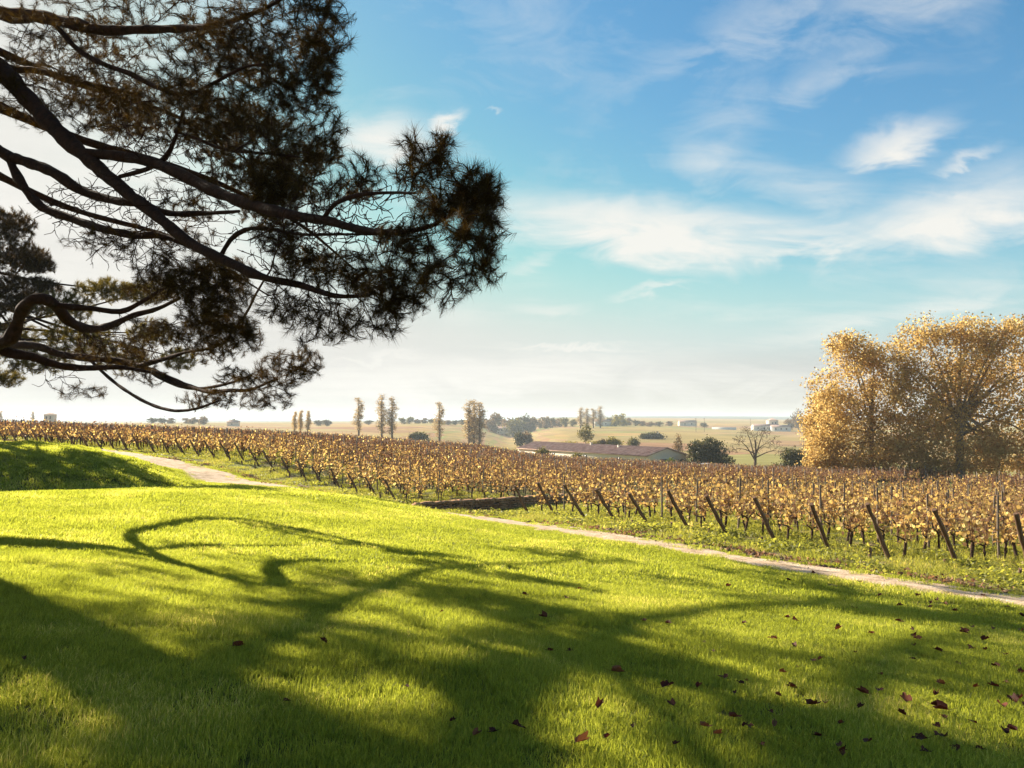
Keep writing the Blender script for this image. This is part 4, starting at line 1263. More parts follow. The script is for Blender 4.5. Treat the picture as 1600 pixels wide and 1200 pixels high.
def build_far_trees():
    kinds = []
    for v, mat in enumerate(['olive_leaf', 'brown_leaf', 'dark_leaf', 'yellow_leaf', 'brown_leaf', 'olive_leaf']):
        w = [4.5, 4.0, 4.2, 3.6, 5.0, 3.4][v]
        blobs = [((random.uniform(-1, 1) * w * .5, random.uniform(-1, 1) * w * .5, random.uniform(1.6, 7)), (w * .6, w * .6, 2.2), 1) for k in range(8)] + [((0, 0, 7.2), (w * .5, w * .5, 2.2), 1)]
        kinds.append(tree_meshes('hedgerow', 10, blobs, 110, 12, 0.95, M[mat], M['twig_bark'], 0.3, 0.4, 0.6, (0, 0), (0.03, 0.015), 0.03, 0.5, 1.2))
    # pixel, top row, kind, label start
    spec = [(238, 655, 2), (252, 656, 2), (268, 658, 1), (304, 651, 4), (318, 649, 4), (292, 656, 1), (498, 656, 2), (510, 655, 2), (577, 656, 2), (628, 652, 0), (640, 651, 0), (652, 654, 4), (664, 653, 1), (676, 655, 2), (700, 656, 4), (712, 657, 2),
            (722, 655, 2), (752, 652, 2), (762, 655, 2), (772, 646, 1), (782, 653, 0), (792, 652, 4), (801, 653, 0), (811, 652, 4), (821, 648, 2), (832, 652, 1), (843, 653, 4), (854, 651, 1), (864, 652, 2), (874, 652, 4), (884, 652, 0), (895, 655, 0),
            (951, 652, 0), (962, 647, 3), (972, 645, 3), (982, 653, 1), (993, 656, 2), (1004, 658, 1), (1017, 658, 4), (1030, 659, 2), (1045, 659, 1), (1100, 660, 2), (1243, 652, 1), (1256, 650, 4), (1232, 655, 1), (1200, 662, 2), (365, 660, 2)]
    words = {0: 'olive', 1: 'brown', 2: 'dark', 3: 'golden green', 4: 'broad brown', 5: 'slim olive'}
    spec.sort()
    for n, (px, top, k) in enumerate(spec):
        d = 840 if px > 560 else 720
        d += random.uniform(-40, 40)
        b = at(px, d)
        py0 = float(project(np.array([b]))[1][0])
        h = max(5.5, (py0 - top) * d / F)
        plant_tree('hedgerow_tree', b, kinds[k], 'hazy %s tree, %s from the left along the far skyline' % (words[k], ORD[n]), 'tree', 'trees along the far skyline', random.uniform(0, 6), (max(1.15, h / 8.5), max(1.15, h / 8.5), h / 9.4))


build_far_trees()


# ------------------------------------------------------------------ the vineyard
ROW = np.array((0.78, 0.62)) / np.hypot(0.78, 0.62)
RIGHT_LINE = np.array([(16.5, 12.4), (10.8, 18.8), (7.45, 22.0), (3.6, 27.0), (1.75, 31.0), (0.7, 34.0)])
LEFT_LINE = np.array([(-75, 74), (-37.4, 58), (-18.0, 48.5), (-6.15, 41.0)])
RIGHT_PX = [1602, 1490, 1384, 1292, 1208, 1134, 1074, 1012, 961, 913, 868, 825]     # feet of the leaning end posts


def on_line(line, px):
    s = (px - 800) / F
    for a, b in zip(line[:-1], line[1:]):
        fa, fb = a[0] - s * a[1], b[0] - s * b[1]
        if fa * fb <= 0:
            t = fa / (fa - fb)
            return a + (b - a) * t
    return None


def walk_line(line, step, start=0.0):
    seg = np.linalg.norm(np.diff(line, axis=0), axis=1)
    cum = np.concatenate([[0], np.cumsum(seg)])
    s = np.arange(start, cum[-1] + 1e-6, step)
    return np.stack([np.interp(s, cum, line[:, 0]), np.interp(s, cum, line[:, 1])], 1)


right_ends = [on_line(RIGHT_LINE, p) for p in RIGHT_PX]
left_ends = [p for p in walk_line(LEFT_LINE[::-1], 1.36)]


def vine_meshes(seed, lod, bare=False):
    """one grapevine about 1.1 m wide along X: gnarled trunk, canes, leaves"""
    g = np.random.default_rng(seed)
    tr = MB()
    h = g.uniform(0.40, 0.55)
    lean = g.normal(0, 0.06, 2)
    p = [(0, 0, -0.08), (lean[0] * .5 + g.normal(0, .02), lean[1] * .5, h * .4), (lean[0] + g.normal(0, .03), lean[1], h)]
    c, r = catmull(p, 0.12 if lod == 0 else 0.3, [0.045, 0.034, 0.04])
    tr.tube(c, r * (1 + 0.15 * g.normal(size=len(r))), 6 if lod == 0 else 4)
    heads = []
    for s in (-1, 1):
        e = (lean[0] + s * g.uniform(.25, .42), lean[1] + g.normal(0, .03), h + g.uniform(.08, .2))
        c, r = catmull([p[-1], (lean[0] + s * .12, lean[1], h + .05), e], 0.12 if lod == 0 else .4, [0.03, 0.024, 0.016])
        tr.tube(c, r, 5 if lod == 0 else 3)
        heads.append(c)
    heads = np.vstack(heads)
    cn = MB()
    tops = []
    for k in range(13 if lod == 0 else 11):
        b = heads[g.integers(0, len(heads))]
        top = np.array((b[0] + g.normal(0, .2), b[1] + g.normal(0, .09), g.uniform(1.0, 1.46)))
        mid = (b + top) / 2 + np.array((g.normal(0, .05), g.normal(0, .05), 0))
        c, r = catmull([b, mid, top], 0.25 if lod == 0 else .6, [0.008, 0.0065, 0.0045] if lod == 0 else [0.012, .012, .011])
        cn.tube(c, r, 3)
        tops.append(c)
    tops = np.vstack(tops)
    lf = MB()
    tv = np.array([(0, 0, 0), (0.18, 0.42, .10), (0.62, 0.48, .14), (1.0, 0.12, .02), (0.92, -0.22, .06), (0.55, -0.5, .14), (0.15, -0.4, .08)]) - np.array((.5, 0, 0))
    tf = np.array([(0, 1, 2, 3), (0, 3, 4, 5), ])
    n = 82 if lod == 0 else 50
    q = tops[g.integers(0, len(tops), n * 2)]
    q = q + g.normal(0, 1, q.shape) * np.array((.12, .09, .09))
    keep = g.random(len(q)) < np.clip(1.5 - (q[:, 2] - 0.55) * 1.15, 0.16, 1)
    q = q[keep & (q[:, 2] > 0.38)][:n]
    d = g.normal(size=(len(q), 3)) + np.array((0, 0, .2))
    size = (0.105 if lod == 0 else 0.145) * g.uniform(.6, 1.25, len(q))
    brown = g.random(len(q)) < np.clip((q[:, 2] - (1.0 if lod == 0 else .92)) * (1.5 if lod == 0 else 1.9), 0.16, .92)
    if bare: brown = g.random(len(q)) < np.clip(.55 + (q[:, 2] - .7), .5, .97)
    for mi, sel in ((0, ~brown), (1, brown)):
        stamp(lf, tv, tf, q[sel], rot_to(d[sel], g.uniform(0, 6.28, sel.sum())), size[sel] * (1 if mi == 0 else .8), mi)
    if lod == 0:
        return tr.build('vine_trunk', M['vine_wood'], True), cn.build('vine_canes', M['vine_cane'], True), lf.build('vine_foliage', [M['vine_leaf'], M['vine_brown']])
    allm = MB()
    allm.v, allm.f, allm.n, allm.mi = lf.v, lf.f, lf.n, lf.mi
    for src, mi in ((tr, 2), (cn, 3)):
        for k in (3, 4):
            for f in src.f[k]:
                allm.f[k].append(f + allm.n)
                allm.mi[k].append(np.full(len(f), mi, dtype=np.int32))
        allm.v += src.v
        allm.n += src.n
    return allm.build('far_vine', [M['vine_leaf'], M['vine_brown'], M['vine_wood'], M['vine_cane']])


def build_vineyard():
    rows = []
    for k, e in enumerate(right_ends): rows.append(('right', k, e, 62.0))
    rows.append(('right', -1, RIGHT_LINE[0] * .35 + RIGHT_LINE[1] * .65, 62.0))
    for k, e in enumerate(left_ends): rows.append(('left', k, e, 74.0 + 0.3 * k))
    rec = []
    for side, k, e, L in rows:
        s = 0.75
        n = 1
        while s < L:
            if RNG.random() > 0.04:
                j = RNG.normal(0, 0.05, 2)
                rec.append((e[0] + ROW[0] * s + j[0], e[1] + ROW[1] * s + j[1], side, k, n, s))
            n += 1
            s += 1.05
    xy = np.array([(r[0], r[1]) for r in rec])
    z = zg(xy[:, 0], xy[:, 1])
    px, py = project(np.column_stack([xy, z + 0.8]))
    inv = (px > -40) & (px < 1640)
    order = np.argsort(xy[:, 1])
    near_ids = [i for i in order if inv[i] and 0 < px[i] < 1600][:300]
    near = set(near_ids)
    kinds = [vine_meshes(100 + k, 0) for k in range(7)]
    ang = math.atan2(ROW[1], ROW[0])
    for i in near_ids:
        x, y, side, k, n, s = rec[i]
        o = empty('grapevine', (x, y, z[i]), ang + RNG.normal(0, .12) + (math.pi if RNG.random() < .5 else 0))
        sc = RNG.uniform(.9, 1.1)
        o.scale = (sc, sc, sc * RNG.uniform(.92, 1.08))
        if side == 'right':
            lab = ('leafy golden grapevine, %s along the row at the right-edge end' % ORD[n - 1]) if k <= 0 else 'leafy golden grapevine, %s along the row of the %s leaning right-hand post' % (ORD[n - 1], ORD[k - 1])
            if k == -1: lab = 'leafy golden grapevine, %s in the nearest row, cut by the right edge' % ORD[n - 1]
        else:
            lab = 'leafy golden grapevine, %s along the %s row behind the low stone wall' % (ORD[n - 1], ORD[k])
        tag(o, lab, 'grapevine', 'grapevines in the near rows')
        ms = kinds[RNG.integers(0, len(kinds))]
        for nm, me in zip(('trunk', 'canes', 'foliage'), ms): add(nm, me, o)
    rest = [i for i in range(len(rec)) if i not in near and (px[i] > -500 or np.isnan(px[i])) and (px[i] < 2300)]
    far_kinds = [vine_meshes(300 + k, 1) for k in range(8)] + [vine_meshes(340 + k, 1, True) for k in range(5)]
    rest = np.array(rest)
    sc = RNG.uniform(.92, 1.12, len(rest))
    rot = np.stack([np.zeros(len(rest)), np.zeros(len(rest)), ang + RNG.normal(0, .12, len(rest)) + math.pi * RNG.integers(0, 2, len(rest))], 1)
    scatter('distant_vine_rows', np.column_stack([xy[rest], z[rest]]), rot, np.stack([sc, sc, sc * RNG.uniform(.92, 1.08, len(rest))], 1), np.where(RNG.random(len(rest)) < np.clip((xy[rest, 1] - 50) / 38, 0, .85), 8 + RNG.integers(0, 5, len(rest)), RNG.integers(0, 8, len(rest))), far_kinds, 'stuff', 'rows of distant brown and golden vines receding over the slope', 'vines')
    # upright stakes along the rows
    stakes = []
    for side, k, e, L in rows:
        s = 2.4 + RNG.uniform(-.3, .3)
        n = 1
        while s < L:
            stakes.append((e[0] + ROW[0] * s, e[1] + ROW[1] * s, side, k, n))
            s += 4.6 + RNG.uniform(-.15, .15)
            n += 1
    sxy = np.array([(s[0], s[1]) for s in stakes])
    sz = zg(sxy[:, 0], sxy[:, 1])
    spx, _ = project(np.column_stack([sxy, sz + 1]))
    order = [i for i in np.argsort(sxy[:, 1]) if 0 < spx[i] < 1600]
    mes = []
    for v in range(4):
        mb = MB()
        hh = random.uniform(1.55, 1.75)
        c = np.array([(0, 0, -.15), (random.uniform(-.02, .02), 0, .8), (random.uniform(-.03, .03), random.uniform(-.02, .02), hh)])
        mb.tube(c, [.036, .034, .031], 6, cap=True)
        mes.append(mb.build('stake', M['stake']))
    for i in order[:170]:
        x, y, side, k, n = stakes[i]
        o = add('vine_stake', mes[RNG.integers(0, 4)], None, (x, y, sz[i]), (RNG.normal(0, .03), RNG.normal(0, .03), RNG.uniform(0, 6)))
        if side == 'right':
            lab = 'upright grey wooden stake, %s in the row of the %s leaning right-hand post' % (ORD[n - 1], ORD[k - 1]) if k > 0 else 'upright grey wooden stake, %s in the row %s the right edge' % (ORD[n - 1], 'ending at' if k == 0 else 'cut by')
        else:
            lab = 'upright grey wooden stake, %s along the %s row behind the low stone wall' % (ORD[n - 1], ORD[k])
        tag(o, lab, 'stake', 'upright stakes in the vine rows')
    mb = MB()
    tv = np.array([(-.035, -.035, 0), (.035, -.035, 0), (.035, .035, 0), (-.035, .035, 0), (-.03, -.03, 1.62), (.03, -.03, 1.62), (.03, .03, 1.62), (-.03, .03, 1.62)])
    tf = np.array([(4, 5, 6, 7), (0, 1, 5, 4), (1, 2, 6, 5), (2, 3, 7, 6), (3, 0, 4, 7)])
    ids = np.array([i for i in order[170:]])
    pos = np.column_stack([sxy[ids], sz[ids]])
    stamp(mb, tv, tf, pos, rot_to(np.tile((0, 0, 1.0), (len(ids), 1)) + RNG.normal(0, .03, (len(ids), 3)), RNG.uniform(0, 6, len(ids))), np.ones(len(ids)))
    tag(add('distant_vine_stakes', mb.build('distant_vine_stakes', M['stake'])), 'distant grey stakes standing among the vine rows', 'stakes', None, 'stuff')


build_vineyard()


def build_end_posts():
    def post_mesh(seed, length, rad):
        g = np.random.default_rng(seed)
        n = 9
        zz = np.linspace(-.25, length, n)
        c = np.stack([g.normal(0, .008, n), g.normal(0, .008, n), zz], 1)
        r = np.linspace(rad * 1.02, rad * .95, n) * (1 + g.normal(0, .07, n))
        mb = MB()
        mb.tube(c, r, 9, cap=True, rough=.06)
        return mb.build('end_post', M['post'], True)

    tops = {1490: (1462, 800), 1384: (1358, 790), 1292: (1260, 786), 1208: (1179, 778), 1134: (1102, 772), 1074: (1044, 768), 1012: (984, 769), 961: (931, 762), 913: (882, 760), 868: (838, 757), 825: (802, 760), 1602: (1582, 806)}
    tangent = -ROW
    for k, (px, e) in enumerate(zip(RIGHT_PX, right_ends)):
        b = G(*e)
        tx, ty = tops[px]
        _, bpy_ = project(np.array([b]))
        # the post leans out of its row, away from the vines; its tilt follows from where its top shows
        dep = b.y
        run = ((px - tx) / F) * dep / max(.3, -tangent[0] + tangent[1] * ((tx - 800) / F))
        top = Vector((b.x + tangent[0] * run, b.y + tangent[1] * run, 0))
        dtop = top.y
        top.z = P(tx, ty, dtop)[2]
        v = top - b
        v.z = min(max(v.z, 1.05), 1.55)
        v.x += random.uniform(-.07, .07)
        v.y += random.uniform(-.12, .12)
        v.z *= random.uniform(.94, 1.06)
        o = add('end_post', post_mesh(500 + k, v.length, 0.056), None, b, v.to_track_quat('Z', 'Y').to_euler())
        tag(o, 'dark leaning wooden end post, %s from the right edge, at a vine row head' % ORD[k], 'post', 'leaning end posts of the right vine block')
        # trellis wires run from this post along the row
        mb = MB()
        inv = o.rotation_euler.to_matrix().inverted()
        for hgt in (0.5, 0.85, 1.15):
            s = np.arange(0, 58, 4.0)
            f = hgt / v.z
            x = b.x + v.x * f * (1 - np.minimum(s, 1)) + ROW[0] * s
            y = b.y + v.y * f * (1 - np.minimum(s, 1)) + ROW[1] * s
            z = zg(x, y) + hgt
            z[0] = b.z + v.z * f
            loc = np.array([inv @ (Vector(q) - b) for q in np.column_stack([x, y, z])])
            mb.tube(loc, 0.0022, 3)
        add('wire', mb.build('wire', M['wire']), o)
    g = np.random.default_rng(77)
    for k, e in enumerate(left_ends):
        b = G(*e)
        pxx, pyy = project(np.array([b]))
        if not (-8 < pxx[0] < 1600): continue
        v = Vector((tangent[0] * .62, tangent[1] * .62, 1.15)) * float(g.uniform(.92, 1.08))
        v.x += g.normal(0, .06)
        o = add('end_post', post_mesh(600 + k, v.length, 0.055), None, b, v.to_track_quat('Z', 'Y').to_euler())
        tag(o, 'dark leaning wooden end post of the left block, %s leftwards from the stone wall' % ORD[k], 'post', 'leaning end posts of the left vine block')
    # short anchor pegs in front of the right-hand posts
    for k, e in enumerate(right_ends[:9]):
        q = e - ROW * 0.75 + g.normal(0, .12, 2)
        b = G(*q)
        o = add('anchor_peg', post_mesh(700 + k, float(g.uniform(.16, .3)), .04), None, b, (g.normal(0, .12), g.normal(0, .12), 0))
        tag(o, 'short dark anchor peg in the grass before the %s leaning right-hand post' % ORD[k], 'peg', 'anchor pegs before the end posts')
    for k, e in enumerate(left_ends[:12]):
        q = e - ROW * 0.95 + g.normal(0, .12, 2)
        b = G(*q)
        o = add('anchor_peg', post_mesh(740 + k, float(g.uniform(.25, .4)), .045), None, b, (g.normal(0, .1), g.normal(0, .1), 0))
        tag(o, 'short anchor peg before the %s left-block post counted from the stone wall' % ORD[k], 'peg', 'anchor pegs before the end posts')


M['wire'] = surf_mat('steel_wire', [(0.3, (0.2, 0.19, 0.18)), (0.7, (0.35, 0.34, 0.32))], 8, 0.5, 0)
build_end_posts()


def build_stone_wall():
    M['stone'] = surf_mat('old_stone', [(0.3, (0.18, 0.085, 0.045)), (0.55, (0.34, 0.19, 0.105)), (0.8, (0.46, 0.31, 0.19))], 2.2, 1.0, 0.7, 20, 0.02)
    M['stone_core'] = surf_mat('wall_core', [(0.3, (0.04, 0.028, 0.02)), (0.7, (0.08, 0.055, 0.04))], 5, 1.0, 0.3)
    M['coping'] = surf_mat('coping_stone', [(0.3, (0.15, 0.13, 0.06)), (0.7, (0.28, 0.23, 0.14))], 2.5, 1.0, 0.5, 18, 0.02)
    a = np.array((-4.75, 38.0))
    L = 15.0
    d = ROW
    n = np.array((d[1], -d[0]))                # towards the camera
    root = empty('stone_wall', G(*a))
    tag(root, 'low old dry-stone retaining wall between the two vine blocks', 'wall', None, 'thing')
    base = np.array(root.location)
    g = np.random.default_rng(9)
    core, mb, cp = MB(), MB(), MB()
    za, zb = zg(*a)[0], zg(*(a + d * L))[0]

    def wz(q):
        return za + (zb - za) * q / L - .04
    s = np.arange(0, L + .01, 1.0)
    for q0, q1 in zip(s[:-1], s[1:]):
        p0, p1 = a + d * q0, a + d * q1
        z0, z1 = wz(q0), wz(q1)
        vs = []
        for p, z in ((p0, z0), (p1, z1)):
            for o in (.14, -.14):
                for h in (-.3, .40):
                    vs.append(np.array((*(p + n * o), z + h)) - base)
        core.add(vs, [(0, 4, 5, 1), (2, 3, 7, 6), (1, 5, 7, 3), (0, 1, 3, 2), (4, 6, 7, 5)])
    row_h = 0.105
    for r in range(5):
        q = g.uniform(-.1, .1)
        while q < L:
            w = g.uniform(.16, .42)
            p = a + d * (q + w / 2)
            z = wz(q) - .06 + r * row_h + row_h / 2
            hw, hh, dp = w / 2 - .008, row_h / 2 - .006 + g.uniform(-.008, .006), .16 + g.uniform(-.02, .035)
            vs = []
            for sx in (-1, 1):
                for sn in (-1, 1):
                    for sh in (-1, 1):
                        j = g.normal(0, .012, 3)
                        vs.append(np.array((*(p + d * (sx * hw + j[0]) + n * (sn * dp + j[1])), z + sh * hh + j[2] * .6)) - base)
            mb.add(vs, [(0, 1, 3, 2), (4, 6, 7, 5), (0, 4, 5, 1), (2, 3, 7, 6), (1, 5, 7, 3), (0, 2, 6, 4)])
            q += w
    add('core', core.build('core', M['stone_core']), root)
    tag(add('stones', mb.build('stones', M['stone']), root), kind='stuff')
    q = 0.0
    k = 0
    while q < L:
        w = g.uniform(.22, .5)
        p = a + d * (q + w / 2)
        z = wz(q) + .485
        cb = MB()
        hw = w / 2 - .012
        vs = []
        for sx in (-1, 1):
            for sn in (-1, 1):
                for sh in (-1, 1):
                    j = g.normal(0, .01, 3)
                    vs.append(np.array((*(d * (sx * hw + j[0]) + n * (sn * .17 + j[1])), sh * .05 + j[2] * 2)))
        cb.add(vs, [(0, 1, 3, 2), (4, 6, 7, 5), (0, 4, 5, 1), (2, 3, 7, 6), (1, 5, 7, 3), (0, 2, 6, 4)])
        add('coping_stone', cb.build('coping_stone', M['stone']), root, tuple(np.array((*p, z)) - base))
        q += w
    # the pale boulder at the end of the path
    bm = MB()
    u = np.linspace(0, math.pi, 7)
    v = np.linspace(0, 2 * math.pi, 10, endpoint=False)
    vs = np.array([(math.sin(i) * math.cos(j), math.sin(i) * math.sin(j), math.cos(i)) for i in u for j in v]) * (1 + g.normal(0, .07, (70, 1))) * np.array((.42, .3, .26))
    fs = [(i * 10 + j, i * 10 + (j + 1) % 10, i * 10 + 10 + (j + 1) % 10, i * 10 + 10 + j) for i in range(6) for j in range(10)]
    bm.add(vs, np.array(fs)[:, ::-1])
    q = at(741, 35.5)
    o = add('boulder', bm.build('boulder', M['coping'], True), None, (q.x, q.y, q.z + .08))
    tag(o, 'small pale boulder on the verge in front of the stone wall', 'stone')


build_stone_wall()


# ------------------------------------------------------------------ verge: weeds, clods
def build_verge():
    weeds = [blade_patch('weed_patch_%d' % k, 1.1, 620, 0.04, 0.16, 0.011, M['weed'], 0.8, 60 + k) for k in range(4)]
    # broad-leaved weeds
    for k in range(2):
        g = np.random.default_rng(90 + k)
        mb = MB()
        tv, tf = leaf_template(.12)
        n = 260
        pos = np.column_stack([g.normal(0, .28, n), g.normal(0, .28, n), g.uniform(.02, .16, n)])
        stamp(mb, tv, tf, pos, rot_to(g.normal(size=(n, 3)) * .6 + np.array((0, 0, 1.0)), g.uniform(0, 6.28, n)), g.uniform(.05, .11, n))
        weeds.append(mb.build('weed_leaves_%d' % k, M['weed']))
    X, Y = [], []
    x, y = lattice(-4, 30, 10, 46, .85)
    sd = path_signed(x, y)
    ok = (sd > half_width(y) + .75 + RNG.normal(0, .15, len(x))) & (sd < 17) & (np.abs(x) < .74 * y + 1.0) & (RNG.random(len(x)) < np.where(sd < 6, .85, .6))
    X.append(x[ok]); Y.append(y[ok])
    x, y = lattice(-48, 16, 33, 68, 1.15)
    sd = path_signed(x, y)
    ok = (sd > half_width(y) + .6 + RNG.normal(0, .3, len(x))) & (sd < 16) & (np.abs(x) < .74 * y + 1.0) & (RNG.random(len(x)) < .85)
    X.append(x[ok]); Y.append(y[ok])
    x, y = np.concatenate(X), np.concatenate(Y)
    s = RNG.uniform(.8, 1.35, len(x))
    rot = np.stack([RNG.normal(0, .05, len(x)), RNG.normal(0, .05, len(x)), RNG.uniform(0, 6.28, len(x))], 1)
    scatter('vineyard_weeds', np.column_stack([x, y, zg(x, y)]), rot, s, RNG.integers(0, 6, len(x)), weeds, 'stuff', 'fresh green grass and weeds under the vines beside the path', 'weeds')
    # ridge of ploughed clods and leaf litter along the vineyard side of the path
    lumps = []
    for k in range(4):
        g = np.random.default_rng(120 + k)
        u, v = np.linspace(0, math.pi, 4), np.linspace(0, 2 * math.pi, 5, endpoint=False)
        vs = np.array([(math.sin(i) * math.cos(j), math.sin(i) * math.sin(j), .6 * math.cos(i)) for i in u for j in v]) * (1 + g.normal(0, .22, (20, 1)))
        fs = [(i * 5 + j, i * 5 + 5 + j, i * 5 + 5 + (j + 1) % 5, i * 5 + (j + 1) % 5) for i in range(3) for j in range(5)]
        lumps.append(mesh_np('clod_%d' % k, vs, np.array(fs), M['clod']))
    g = np.random.default_rng(130)
    tv, tf = leaf_template(.3)
    mb = MB()
    stamp(mb, tv, tf, np.column_stack([g.uniform(-.2, .2, 14), g.uniform(-.2, .2, 14), g.uniform(0, .04, 14)]) , rot_to(g.normal(size=(14, 3)) + np.array((0, 0, 1.)), g.uniform(0, 6, 14)), g.uniform(.06, .1, 14))
    lumps.append(mb.build('litter', M['vine_brown']))
    n = 9000
    t = RNG.integers(0, len(PC), n)
    off = half_width(PC[t, 1]) + RNG.normal(.32, .24, n) + .1 * np.sin(t * .13)
    dens = np.clip(.55 + .5 * np.sin(t * .07) + .3 * np.sin(t * .31), .12, 1)
    xy = PC[t, :2] + PN[t] * off[:, None] + RNG.normal(0, .1, (n, 2))
    ok = (RNG.random(n) < dens) & (xy[:, 1] > 5) & (xy[:, 1] < 60) & (np.abs(xy[:, 0]) < .75 * xy[:, 1] + 1)
    xy = xy[ok]
    idx = np.where(RNG.random(len(xy)) < .10, 4, RNG.integers(0, 4, len(xy)))
    sc = np.where(idx == 4, RNG.uniform(.8, 1.3, len(xy)), np.minimum(RNG.lognormal(-3.2, .55, len(xy)), .085))
    rot = np.stack([RNG.uniform(-.3, .3, len(xy)), RNG.uniform(-.3, .3, len(xy)), RNG.uniform(0, 6.28, len(xy))], 1)
    scatter('soil_clods', np.column_stack([xy, zg(xy[:, 0], xy[:, 1]) + .01]), rot, sc, idx, lumps, 'stuff', 'brown ridge of soil clods along the vineyard side of the path', 'soil')


build_verge()


# ------------------------------------------------------------------ buildings
M['render_wall'] = surf_mat('pale_render', [(0.3, (0.58, 0.50, 0.40)), (0.7, (0.70, 0.63, 0.53))], 0.4, 1.0, 0.1, 4)
M['tiles'] = surf_mat('old_roof_tiles', [(0.25, (0.24, 0.15, 0.12)), (0.5, (0.43, 0.285, 0.23)), (0.75, (0.55, 0.41, 0.34))], 0.9, 1.0, 0.4, 3)
M['dark_opening'] = surf_mat('dark_glass', [(0.3, (0.02, 0.02, 0.02)), (0.7, (0.05, 0.05, 0.05))], 2, 0.3, 0)
M['white_wall'] = surf_mat('white_wall', [(0.3, (0.58, 0.55, 0.50)), (0.7, (0.70, 0.67, 0.61))], 0.3, 1.0, 0)


def house(name, loc, rz, L, W, H, rise, label, wall='render_wall', roof='tiles', windows=(), over=0.35, cat='house', vents=(), tiles=False, hip=False):
    """gabled house, long side along local X, front on -Y, near end at x=0"""
    o = empty(name, loc, rz)
    tag(o, label, cat)
    mb = MB()
    h2 = W / 2
    mb.add([(0, 0, -2), (L, 0, -2), (L, W, -2), (0, W, -2), (0, 0, H), (L, 0, H), (L, W, H), (0, W, H)], [(0, 1, 5, 4), (1, 2, 6, 5), (2, 3, 7, 6), (3, 0, 4, 7)])
    if not hip:
        mb.add([(0, 0, H), (0, W, H), (0, h2, H + rise), (L, 0, H), (L, W, H), (L, h2, H + rise)], [(0, 2, 1), (3, 4, 5)])
    add('wall', mb.build('wall', M[wall]), o)
    mb = MB()
    k = rise / h2
    e, t = over, 0.14
    rx0, rx1 = (0, L) if not hip else (min(h2, L / 2 - .1), L - min(h2, L / 2 - .1))
    if hip:
        v = [(-e, -e, H - e * k + .06), (L + e, -e, H - e * k + .06), (L + e, W + e, H - e * k + .06), (-e, W + e, H - e * k + .06), (rx0, h2, H + rise), (rx1, h2, H + rise)]
        mb.add(v, [(0, 1, 5, 4), (2, 3, 4, 5)])
        mb.add(v, [(1, 2, 5), (3, 0, 4)])
        mb.add(v, [(3, 2, 1, 0)])
    else:
        for s in (0, 1):
            ye, zr = (-e if s == 0 else W + e), H + rise + .05
            ze = H - e * k + .05
            v = [(-e, ye, ze), (L + e, ye, ze), (L + e, h2, zr), (-e, h2, zr), (-e, ye, ze + t), (L + e, ye, ze + t), (L + e, h2, zr + t), (-e, h2, zr + t)]
            f = [(4, 5, 6, 7), (0, 3, 2, 1), (0, 1, 5, 4), (0, 4, 7, 3), (1, 2, 6, 5)]
            if s: f = [q[::-1] for q in f]
            mb.add(v, f)
    rf = add('roof', mb.build('roof', M[roof]), o)
    if tiles:                                     # courses of canal tiles as low rounded ridges running down the slope
        mb = MB()
        for s in (0, 1):
            for x in np.arange(-e + .15, L + e, .42):
                a, b = (np.array((x, -e if s == 0 else W + e, H - e * k + .20)), np.array((x, h2, H + rise + .20)))
                j = RNG.normal(0, .02)
                mb.tube([a + (j, 0, 0), (a + b) / 2 + (0, 0, RNG.normal(0, .025)), b], [.12, .12, .12], 5)
        tag(add('roof_tile_rows', mb.build('roof_tile_rows', M[roof]), rf), kind='stuff')
    for (x, z, w, h) in windows:
        mb = MB()
        mb.box((x - w / 2, -.035, z), (x + w / 2, .01, z + h))
        wn = add('window', mb.build('window', M['dark_opening']), o)
        mb = MB()
        mb.box((x - w / 2 - .1, -.09, z - .12), (x + w / 2 + .1, .01, z - .01))
        add('sill', mb.build('sill', M[wall]), wn)
    for (x, y, hh) in vents:
        mb = MB()
        zb = H + rise * (1 - abs(y - h2) / h2)
        mb.box((x - .2, y - .2, zb - .2), (x + .2, y + .2, zb + hh))
        mb.box((x - .27, y - .27, zb + hh), (x + .27, y + .27, zb + hh + .1))
        add('chimney', mb.build('chimney', M[wall]), rf)
    return o


